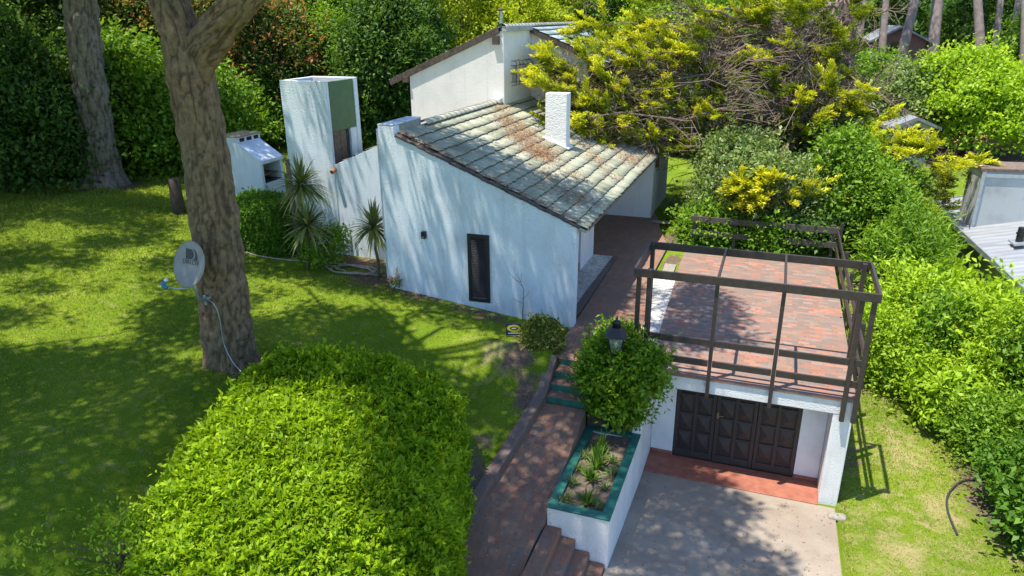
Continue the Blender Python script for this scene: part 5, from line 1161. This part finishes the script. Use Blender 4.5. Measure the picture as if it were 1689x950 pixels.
for (px, py, r, br) in fr_:
    c = PR(px, py, r); hb = hub[int(np.clip(rc.normal(np.interp(py, [0, 320], [5.2, .8]), .8), 0, 6))]
    out = c - hb; out[2] *= .35; d = unit(unit(out) + rc.normal(size=3) * .3 + np.array([0, 0, .22]))
    spray(c, d, rc.uniform(.9, 1.5), br, gold if br > .5 else green)
    if br > .5: spray(c - d * .45 + np.array([0, 0, -.22]) + rc.normal(size=3) * .15, d, rc.uniform(.7, 1.0), br * .6, green, 380)
    # the branch that carries it
    if rc.uniform() < .55:
        P0 = bent(hb, c - d * .2, 8, .02, .018, rc); lim.tube(P0, np.linspace(rc.uniform(.05, .11), .014, 8), 6)
    # dead brown twigs behind the green tips
    m = int(rc.integers(90, 190)); q = c - d * rc.uniform(.2, 1.1, (m, 1)) + rc.normal(size=(m, 3)) * np.array([.35, .35, .28]) - np.array([0, 0, .15])
    dead.append((q, unit(rc.normal(size=(m, 3)) + d * .8), rc.uniform(.12, .42, m)))
# long bare branches in the open interior
for k in range(42):
    hb = hub[rc.integers(0, 7)] + rc.normal(size=3) * .2
    px = rc.uniform(1000, 1380) if rc.uniform() < .75 else rc.uniform(1400, 1540); py = rc.uniform(20, 300) if px < 1400 else rc.uniform(0, 250)
    e = PR(px, py, rc.uniform(24.5, 28.5)); P0 = bent(hb, e, 9, rc.uniform(-.02, .06), .02, rc); lim.tube(P0, np.linspace(rc.uniform(.03, .09), .008, 9), 6)
    for j in range(2, 9):
        for _ in range(3):
            dv = unit(P0[j] - P0[j - 1] + rc.normal(size=3) * .6 * np.linalg.norm(P0[j] - P0[j - 1])); lim.tube([P0[j], P0[j] + dv * rc.uniform(.2, .5), P0[j] + dv * rc.uniform(.5, 1.0) + np.array([0, 0, rc.normal() * .12])], [.012, .008, .004], 4, False)
for k in range(14):                                     # loose bundles of straight dead twigs
    c0 = PR(rc.uniform(1080, 1330), rc.uniform(110, 270), rc.uniform(23.8, 26)); d0 = unit(rc.normal(size=3) * [1, .5, .45] + [-.5, -.3, .1])
    for _ in range(14):
        dv = unit(d0 + rc.normal(size=3) * .55); s_ = rc.uniform(.5, 1.5); c0 = c0 + rc.normal(size=3) * .16; lim.tube([c0, c0 + dv * s_ * .6 + rc.normal(size=3) * .02, c0 + dv * s_], [.014, .010, .004], 4, False)
lim.build('limb', M['twig'], cy_)
for nm, acc, mt_ in (('golden_sprays', gold, 'l_cyp'), ('green_sprays', green, 'l_cypg')):
    P = np.concatenate([a[0] for a in acc]); D = np.concatenate([a[1] for a in acc]); Ls = np.concatenate([a[2] for a in acc]); tn = np.concatenate([a[3] for a in acc])
    Nn = unit(rc.normal(size=P.shape) * .6 + np.array([-.2, -.2, 1.6])); V, F = leaf_mesh(P, D, Nn, Ls, Ls * .32, .12)
    quads(nm, V, F, M[mt_], cy_, attrs={'tone': ('FACE', tn)})
q = np.concatenate([a[0] for a in dead]); dd = np.concatenate([a[1] for a in dead]); ll = np.concatenate([a[2] for a in dead])
V, F = leaf_mesh(q, dd, unit(rc.normal(size=q.shape)), ll, .017, .1); quads('dead_twigs', V, F, M['twig'], cy_)

# ---------------------------------------------------------------- far wood closing the view
rf = np.random.default_rng(5); P = []; O = []; T_ = []
for k in range(420):
    px = rf.uniform(-120, 1810); r = rf.uniform(60, 105); b = AT(px, r); hh_ = rf.uniform(6, 12)
    if 1380 < px < 1700: hh_ *= .85
    C, S = lumps(b + np.array([0, 0, hh_ * .55]), (2.8, 2.8, hh_ * .5), 5, .9, rf); p, o, tn = crown_points(C, S, 60, 16, .5, rf); P.append(p); O.append(o); T_.append(np.clip(tn + rf.normal() * .2, 0, 1))
P = np.concatenate(P); O = np.concatenate(O)
tag(foliage('far_wood', P, O, .55, .32, M['l_dark'], None, np.concatenate(T_), r=rf), kind='stuff')

# ================================================================ PINE CROWNS overhead, clumps laid out to cast the wanted shade
SX, SY = -SUN[0], -SUN[1]
def gpt(px, py, z): p = PZ(px, py, z); return p[0] + SX * z, p[1] + SY * z
marks = []   # (gx, gy, radius, amount): positive = shade, negative = open sky between the clumps
rp0 = np.random.default_rng(8)
def mk(px, py, z, rad, amt): a, b = gpt(px, py, z); marks.append((a, b, rad, amt))
LW = .5
for px, py, rad, a in [(60, 760, 2.6, 1), (60, 620, 1.6, .9), (150, 900, 2.0, .8), (200, 680, 1.3, .9), (330, 650, .8, .7), (250, 480, .6, .2), (60, 440, 1.0, -.9), (200, 500, 1.2, -1), (270, 430, .9, -1), (110, 560, 1.0, -.9), (20, 530, 1, -.7),
                       (30, 380, 2.0, .8), (230, 380, 1.4, .75), (120, 340, 1.4, -.5), (260, 320, 1.8, -.3), (60, 310, 2.5, .7), (450, 490, .7, .45), (520, 520, .8, .55), (620, 560, .8, .6), (560, 500, .4, -.6), (480, 470, .4, -.5), (700, 560, .5, -.45), (760, 590, .4, -.5),
                       (500, 570, .7, .7), (720, 620, .7, .7), (650, 520, .5, .35), (790, 560, .5, -.5), (820, 620, .6, .6), (800, 690, .9, .75), (680, 500, .5, -.25), (410, 600, .5, .5), (300, 600, .5, -.6)]: mk(px, py, LW if px < 600 else .1, rad, a)
for px, py, rad, a in [(650, 620, 1.1, 1), (720, 720, 1.2, 1), (600, 590, .9, 1), (730, 800, .8, 1), (560, 620, .7, .8), (480, 640, .6, .6), (700, 620, .7, .9), (740, 850, .9, .95), (430, 760, 1.3, -1), (330, 850, 1.0, -1), (560, 790, .8, -1), (580, 900, .8, -.9), (350, 700, .8, -.9), (500, 720, .8, -.9), (640, 780, .5, -.7)]: mk(px, py, .75, rad, a)
# gable wall, wing wall, tower: mostly in shade with slits of sun
for x in np.arange(-12.8, -3.6, .42):
    for gy in (15.25, 15.55, 15.85, 16.15, 17.0, 17.35, 17.7): marks.append((x + .35, gy, .36, 1.0))
for x, y_, w_ in [(-8.25, 15.9, .20), (-8.1, 15.5, .15), (-7.45, 15.7, .15), (-7.25, 15.45, .14), (-6.2, 15.6, .15), (-6.1, 15.35, .15), (-5.3, 15.4, .13), (-8.7, 15.45, .16), (-7.6, 16.1, .14), (-6.8, 15.9, .12), (-4.9, 15.5, .1),
                  (-10.4, 17.3, .25), (-9.7, 17.4, .3), (-9.6, 17.1, .2), (-12.3, 17.6, .16), (-11.75, 17.5, .18), (-11.6, 17.15, .16), (-11.0, 17.2, .2), (-12.1, 17.2, .12)]:
    for _ in range(6): marks.append((x + .35, y_, w_ * 1.55, -1.3))
for gx_, gy_ in [(-17, 20.4), (-16.4, 21), (-17.4, 21.3), (-16, 20.2), (-16.6, 21.8), (-18, 20.8)]: marks.append((gx_, gy_, .7, 1.0))
# roof: shade along its front, open towards the ridge end and the rear
for px, py, rad, a in [(700, 250, .8, .8), (760, 300, .8, .9), (850, 330, .8, .95), (930, 340, .8, .95), (950, 320, .5, .7), (720, 220, .4, .3), (820, 220, 1.2, -1), (900, 270, .8, -.8), (980, 280, .6, -.9), (1000, 230, 1, -1), (740, 200, .8, -.9), (860, 180, 1.5, -1), (800, 270, .5, .55), (870, 290, .5, .6), (940, 300, .5, .55), (1040, 260, .8, -1)]:
    z = 2.54 + .424 * 1.5; p = PZ(px, py, 3.4)
    for _ in range(4): z = 2.54 + .424 * (-4.08 - p[0]); p = PZ(px, py, z)
    marks.append((p[0] + SX * z, p[1] + SY * z, rad, a))
for px, py, z, rad, a in [(900, 650, -.6, .7, .9), (880, 740, -.9, .8, .9), (840, 830, -1.2, .9, .95), (800, 920, -1.5, .9, .9), (940, 560, 0, .6, .7), (960, 500, 0, .6, .5), (930, 680, -.7, .3, -.5), (870, 700, -.9, .25, -.5), (910, 900, -1.6, .5, .6), (980, 780, -1.1, .7, .7), (1000, 760, -1.1, .3, -.5), (950, 820, -1.1, .3, -.4),
                          (1020, 640, 0, .6, .35), (1090, 470, 0, .25, -.5), (1150, 500, 0, .7, .85), (1120, 560, 0, .6, .8), (1190, 540, 0, .5, .7), (1230, 550, 0, .3, .5), (1100, 600, 0, .4, .3), (1160, 440, 0, .5, -.8), (1300, 560, 0, 1.2, -1), (1270, 470, 0, 1.0, -1), (1130, 620, 0, .3, -.5), (1060, 480, 0, .3, .4), (1010, 470, 0, .4, .5),
                          (1100, 820, -2.3, .8, .85), (1180, 840, -2.3, .5, .6), (1070, 900, -2.2, .7, .7), (1180, 930, -2.1, .9, .85), (1260, 940, -2.1, .6, .6), (1120, 790, -2.4, .6, .8), (1100, 860, -2.3, .3, -.5), (1080, 850, -2.3, .25, -.4), (1300, 880, -2.2, .7, -1), (1250, 840, -2.4, .5, -.5), (1230, 770, -2.4, .5, -.5), (1150, 770, -2.4, .3, .4), (1340, 930, -2.1, .5, -.6), (1220, 830, -2.3, .3, .6), (1400, 850, -2.4, 1.5, -1), (1500, 800, -2.4, 1.5, -1), (1050, 790, -2.4, .5, .8)]: mk(px, py, z, rad, a)
for px, py in [(690, 235), (730, 255), (770, 270), (800, 290), (850, 300), (840, 330), (890, 325), (900, 345), (940, 345), (965, 345), (780, 305), (820, 318), (705, 240), (750, 285), (870, 312), (930, 330)]:
    p = PZ(px, py, 3.4)
    for _ in range(5): z = 2.54 + .424 * (-4.08 - p[0]); p = PZ(px, py, z)
    for _ in range(2): marks.append((p[0] + SX * z, p[1] + SY * z, .42, 1.1))
for px, py, rad in [(30, 360, .9), (95, 375, .7), (150, 348, .6), (215, 385, .7), (270, 352, .7), (35, 425, .55), (110, 440, .5), (165, 468, .4), (55, 482, .45), (235, 462, .45), (15, 515, .5), (300, 470, .35), (265, 405, .5), (180, 410, .4), (90, 520, .3), (250, 520, .3), (290, 310, .8), (210, 325, .7), (120, 318, .7)]:
    for dx_ in (-34, -12, 12, 34): mk(px + dx_, py + rp0.uniform(-5, 5), .9, rad * .62, 1.2)
for px, py, z, rad in [(890, 690, -.7, .45), (870, 745, -.9, .5), (845, 800, -1.1, .5), (820, 850, -1.3, .5), (800, 900, -1.5, .6), (850, 890, -1.5, .5), (905, 640, -.5, .4), (880, 820, -1.2, .35), (770, 940, -1.6, .5), (930, 700, -.7, .35)]:
    for _ in range(2): mk(px, py, z, rad, 1.1)
for px, py, rad in [(975, 770, .45), (965, 800, .35), (1005, 770, .35)]: mk(px, py, -1.1, rad, -1.2); mk(px, py, -1.1, rad, -1.2)
for px, py, rad in [(1130, 500, .5), (1150, 480, .35), (1180, 510, .45), (1110, 540, .45), (1150, 545, .5), (1200, 550, .35), (1225, 552, .25)]: mk(px, py, 0, rad, 1.3); mk(px, py, 0, rad, 1.3)
for px, py, rad in [(1040, 860, .5), (1110, 800, .5), (1160, 800, .4), (1200, 830, .35), (1090, 780, .5), (1080, 930, .5), (1130, 945, .4), (1200, 935, .5), (1250, 925, .35)]: mk(px, py, -2.35, rad, 1.3); mk(px, py, -2.35, rad, 1.3)
marks = np.array(marks)
def base_shade(g):
    x, y = g[:, 0], g[:, 1]; n_ = nz(np.stack([x * .55 + y * .3, y, 0 * x], 1), .55, 2) + .8 * nz(np.stack([x * .7, y, 0 * x], 1), 1.25, 5)
    inside = (x < -3.6) & (y < 17.2) & (x > -33) | (x < -13) & (y < 24)
    return np.where(inside, .22 + .9 * n_ + .5 * sstep((9.5 - y) / 3), -1)
def density(g):
    d = g[:, None, :] - marks[None, :, :2]; wgt = np.exp(-(d ** 2).sum(-1) / (marks[None, :, 2] ** 2) * .9)
    sw_ = wgt.sum(1); return (wgt * marks[None, :, 3]).sum(1) / np.maximum(1.0, sw_) + base_shade(g) * np.clip(1 - sw_, 0, 1)
rp = np.random.default_rng(99)
cand = np.stack([rp.uniform(-34, 2.5, 13500), rp.uniform(2.0, 24, 13500)], 1)
dens = density(cand); keep = rp.uniform(size=len(cand)) < sstep((dens - .08) / .5)  # clumps kept only where the shade map asks for shadow
cand = cand[keep]; hgt = rp.uniform(11.5, 16.5, len(cand))
pos = np.stack([cand[:, 0] - SX * hgt, cand[:, 1] - SY * hgt, hgt], 1)
shade1 = thing('pine_tree', (-7.5, .2, -.4), 'unseen pine behind the viewpoint whose crown shades the brick path', 'tree')
MB().tube([(-7.5, .2, -.6), (-7.4, .3, 6), (-7.2, .6, 13)], [.4, .33, .15], 12).build('trunk', M['bark_far'], shade1, smooth=True)  # unseen pine set here to carry part of the shade clumps
shade2 = thing('pine_tree', (-17, 5.5, .5), 'unseen pine outside the left edge, there to shade the lawn', 'tree')
MB().tube([(-17, 5.5, .3), (-17.1, 5.6, 6), (-17, 6, 13)], [.4, .33, .15], 12).build('trunk', M['bark_far'], shade2, smooth=True)  # second unseen pine, holds the clumps shading the left lawn
own = [(pine, -10, 10.2), (pine2, -22.5, 19.2), (shade1, -7.2, .6), (shade2, -17, 6)]
dist = np.stack([np.hypot(pos[:, 0] - a, pos[:, 1] - b) * (1.0 if k == 0 else 1.15) for k, (_, a, b) in enumerate(own)], 1); who = dist.argmin(1)
print('crown clumps', len(pos), np.bincount(who))
for k, (ob, ax, ay) in enumerate(own):
    pk = pos[who == k]
    if not len(pk): continue
    n = 40; P = np.repeat(pk, n, 0) + rp.normal(size=(len(pk) * n, 3)) * np.array([.20, .20, .14]); A = unit(P - np.repeat(pk, n, 0) + np.array([0, 0, .1])); Ls = rp.uniform(.16, .30, len(P))
    V, F = leaf_mesh(P, A, unit(rp.normal(size=P.shape)), Ls, .085, .1); quads('crown', V, F, M['l_needle'], ob, attrs={'tone': ('FACE', rp.uniform(0, 1, len(P)))})
    bm_ = MB(); tz = 8.5 + 0 * ax
    for j in range(0, len(pk), 160):
        s = np.array([ax, ay, rp.uniform(10, 15)]); bm_.tube(bent(s, pk[j], 5, -.03, .02, rp), np.linspace(.06, .015, 5), 5, False)
    bm_.build('branches', M['limb'], ob)

# ================================================================ GRASS, LITTER
rg = np.random.default_rng(12)
def scatter(n, x0, x1, y0, y1): return rg.uniform(x0, x1, n), rg.uniform(y0, y1, n)
X1, Y1 = scatter(330000, -30, -4.3, 4, 29); X2, Y2 = scatter(60000, 2.05, 6.2, 8, 20); X3, Y3 = scatter(30000, -4.0, 3.0, 24.5, 33)
X = np.r_[X1, X2, X3]; Y = np.r_[Y1, Y2, Y3]
sg_ = np.zeros(len(X)); 
from math import floor
ix = np.clip(np.searchsorted(xs, X) - 1, 0, len(xs) - 2); iy = np.clip(np.searchsorted(ys, Y) - 1, 0, len(ys) - 2)
sg_ = soil.reshape(GX.shape)[iy, ix] + .35 * nz(np.stack([X, Y, 0 * X], 1), 1.7) * .5; dg = dry.reshape(GX.shape)[iy, ix]
dist = np.hypot(X, Y + 0)
ok = (sg_ < .42) & (rg.uniform(size=len(X)) < np.clip(1.25 - dg * 1.1, .15, 1)) & (X < kerb_x(np.clip(Y, 4, 13.6)) - .24) | ((X > 2.05) & (sg_ < .45) & (rg.uniform(size=len(X)) < 1.15 - dg * 1.3)) | ((Y > 24.5) & (X > -4.0) & (sg_ < .4) & (rg.uniform(size=len(X)) < 1.15 - dg * 1.3))
hx = (X > -13.1) & (X < -3.8) & (Y > 15.2) & (Y < 30); gq_ = (X < -15.9) & (X > -18.4) & (Y > 19.8) & (Y < 21.2)
wl_ = (X > -9.1) & (X < -3.9) & (Y > 14.95)
ok &= ~hx & ~gq_ & ~(wl_ & (Y < 24.4)) & ~((X > -6) & (X < -4.0) & (Y > 13.6) & (Y < 15.4) & (X > -4.3))
X, Y = X[ok], Y[ok]; Zg = ground(X, Y); D = np.hypot(X, Y)
n = len(X); L = rg.uniform(.035, .065, n) * np.clip(D / 14, .8, 1.7); A = unit(rg.normal(size=(n, 3)) * np.array([.6, .6, .1]) + np.array([0, 0, .75])); wv = .011 * np.clip(D / 14, .8, 2.2)
tall = ((np.hypot(X + 9.8, Y - 10.2) < .95) | (np.hypot(X + 23.2, Y - 19.2) < 1.5) | (np.abs(Y - 15.05 - (X + 4) * .035) < .22) & (X > -9.2) & (X < -4) | (np.abs(X - kerb_x(np.clip(Y, 4, 13.6)) + .30) < .10) & (Y < 13.6) | (np.abs(X - 2.1) < .1) & (Y < 20))
tall |= (nz(np.stack([X, Y, 0 * X], 1), 2.6, 9) > 1.05)
L = np.where(tall, L * rg.uniform(1.3, 2.4, n), L)
V, F = leaf_mesh(np.stack([X, Y, Zg - .008], 1), A, unit(rg.normal(size=(n, 3)) * [1, 1, .1]), L, wv, .1)
tn = np.clip(rg.beta(2, 3, n) + .12 * nz(np.stack([X, Y, 0 * X], 1), .8), 0, 1); tn = np.where(rg.uniform(size=n) < .03 + .12 * (X > 2), .95, tn)
print('grass', n)
tag(quads('grass', V, F, M['l_grass'], attrs={'tone': ('FACE', tn)}), kind='stuff')
# brown pine needles lying on the roof
nl = []
for px, py, s, m in [(862, 240, .5, 900), (890, 255, .4, 800), (835, 232, .35, 400), (850, 235, .55, 700), (880, 250, .5, 650), (905, 262, .4, 400), (830, 225, .35, 250), (960, 330, .35, 400), (930, 318, .3, 250), (1000, 232, .5, 650), (1040, 262, .5, 700), (1070, 250, .5, 700), (985, 262, .35, 300), (960, 240, .35, 250), (1000, 215, .5, 500), (900, 290, .4, 250), (870, 205, .3, 120), (950, 290, .3, 200), (1010, 290, .25, 150)]:
    z = 3.4
    for _ in range(5): p = PZ(px, py, z); z = rz(p[0])
    a = rg.normal(size=(m, 2)) * s * np.array([.6, 1.0]); x = p[0] + a[:, 0]; y = p[1] + a[:, 1]; x = x + .0
    nl.append(np.stack([x, y, rz(x) + .055 + rg.uniform(0, .025, m)], 1))
tt = rg.uniform(-4.4, .1, 900); vv = np.array([GW(t, 4.43 + (2.535 - 4.43) * (t + 4.44) / 4.5 - .0, -.16 - abs(rg.normal()) * .09) for t in tt]); vv[:, 2] = rz(vv[:, 0]) + .06; nl.append(vv)
P = np.concatenate(nl); P = P[(P[:, 0] < -3.9) & (P[:, 1] < 27.1) & (P[:, 1] > 15.3)]; n = len(P)
A = unit(rg.normal(size=(n, 3)) * [1, 1, .15] + np.array([.25, 0, -.1])); V, F = leaf_mesh(P, A, np.broadcast_to(nrm, P.shape) + rg.normal(size=P.shape) * .25, rg.uniform(.05, .14, n), .016, .05)
tag(quads('roof_needles', V, F, M['litter'], attrs={'tone': ('FACE', rg.uniform(0, 1, n))}), kind='stuff')
# fallen leaves on paths, driveway, soil
X = np.r_[rg.uniform(-4.2, -3.15, 320), rg.uniform(-1.9, 1.9, 420), rg.uniform(-2, 1.9, 380), rg.uniform(-10.6, -8.8, 260), rg.uniform(-5.2, -4.3, 200), rg.uniform(-22, -4.6, 1500), rg.uniform(2.1, 4.5, 260)]
Y = np.r_[rg.uniform(8, 12.7, 320), rg.uniform(8.6, 13.5, 420), rg.uniform(13.9, 22, 380), rg.uniform(14.6, 16.6, 260), rg.uniform(11.5, 14.5, 200), rg.uniform(6, 15, 1500), rg.uniform(9, 17, 260)]
Z = np.where((X > -2) & (Y < 13.6), drive_z(Y) + .01, np.where(X > -2.3, .012, np.where((X > -4.2) & (Y < 12.75), path_z(Y) + .01, 0))); m_ = (X < -4.25) | (X > 2.05); Z[m_] = ground(X[m_], Y[m_]) + .02
A = unit(rg.normal(size=(len(X), 3)) * [1, 1, .2]); V, F = leaf_mesh(np.stack([X, Y, Z], 1), A, np.array([0, 0, 1.0]) + rg.normal(size=(len(X), 3)) * .3, rg.uniform(.025, .06, len(X)), .02, .15)
tag(quads('fallen_leaves', V, F, M['litter'], attrs={'tone': ('FACE', rg.uniform(0, 1, len(X)))}), kind='stuff')
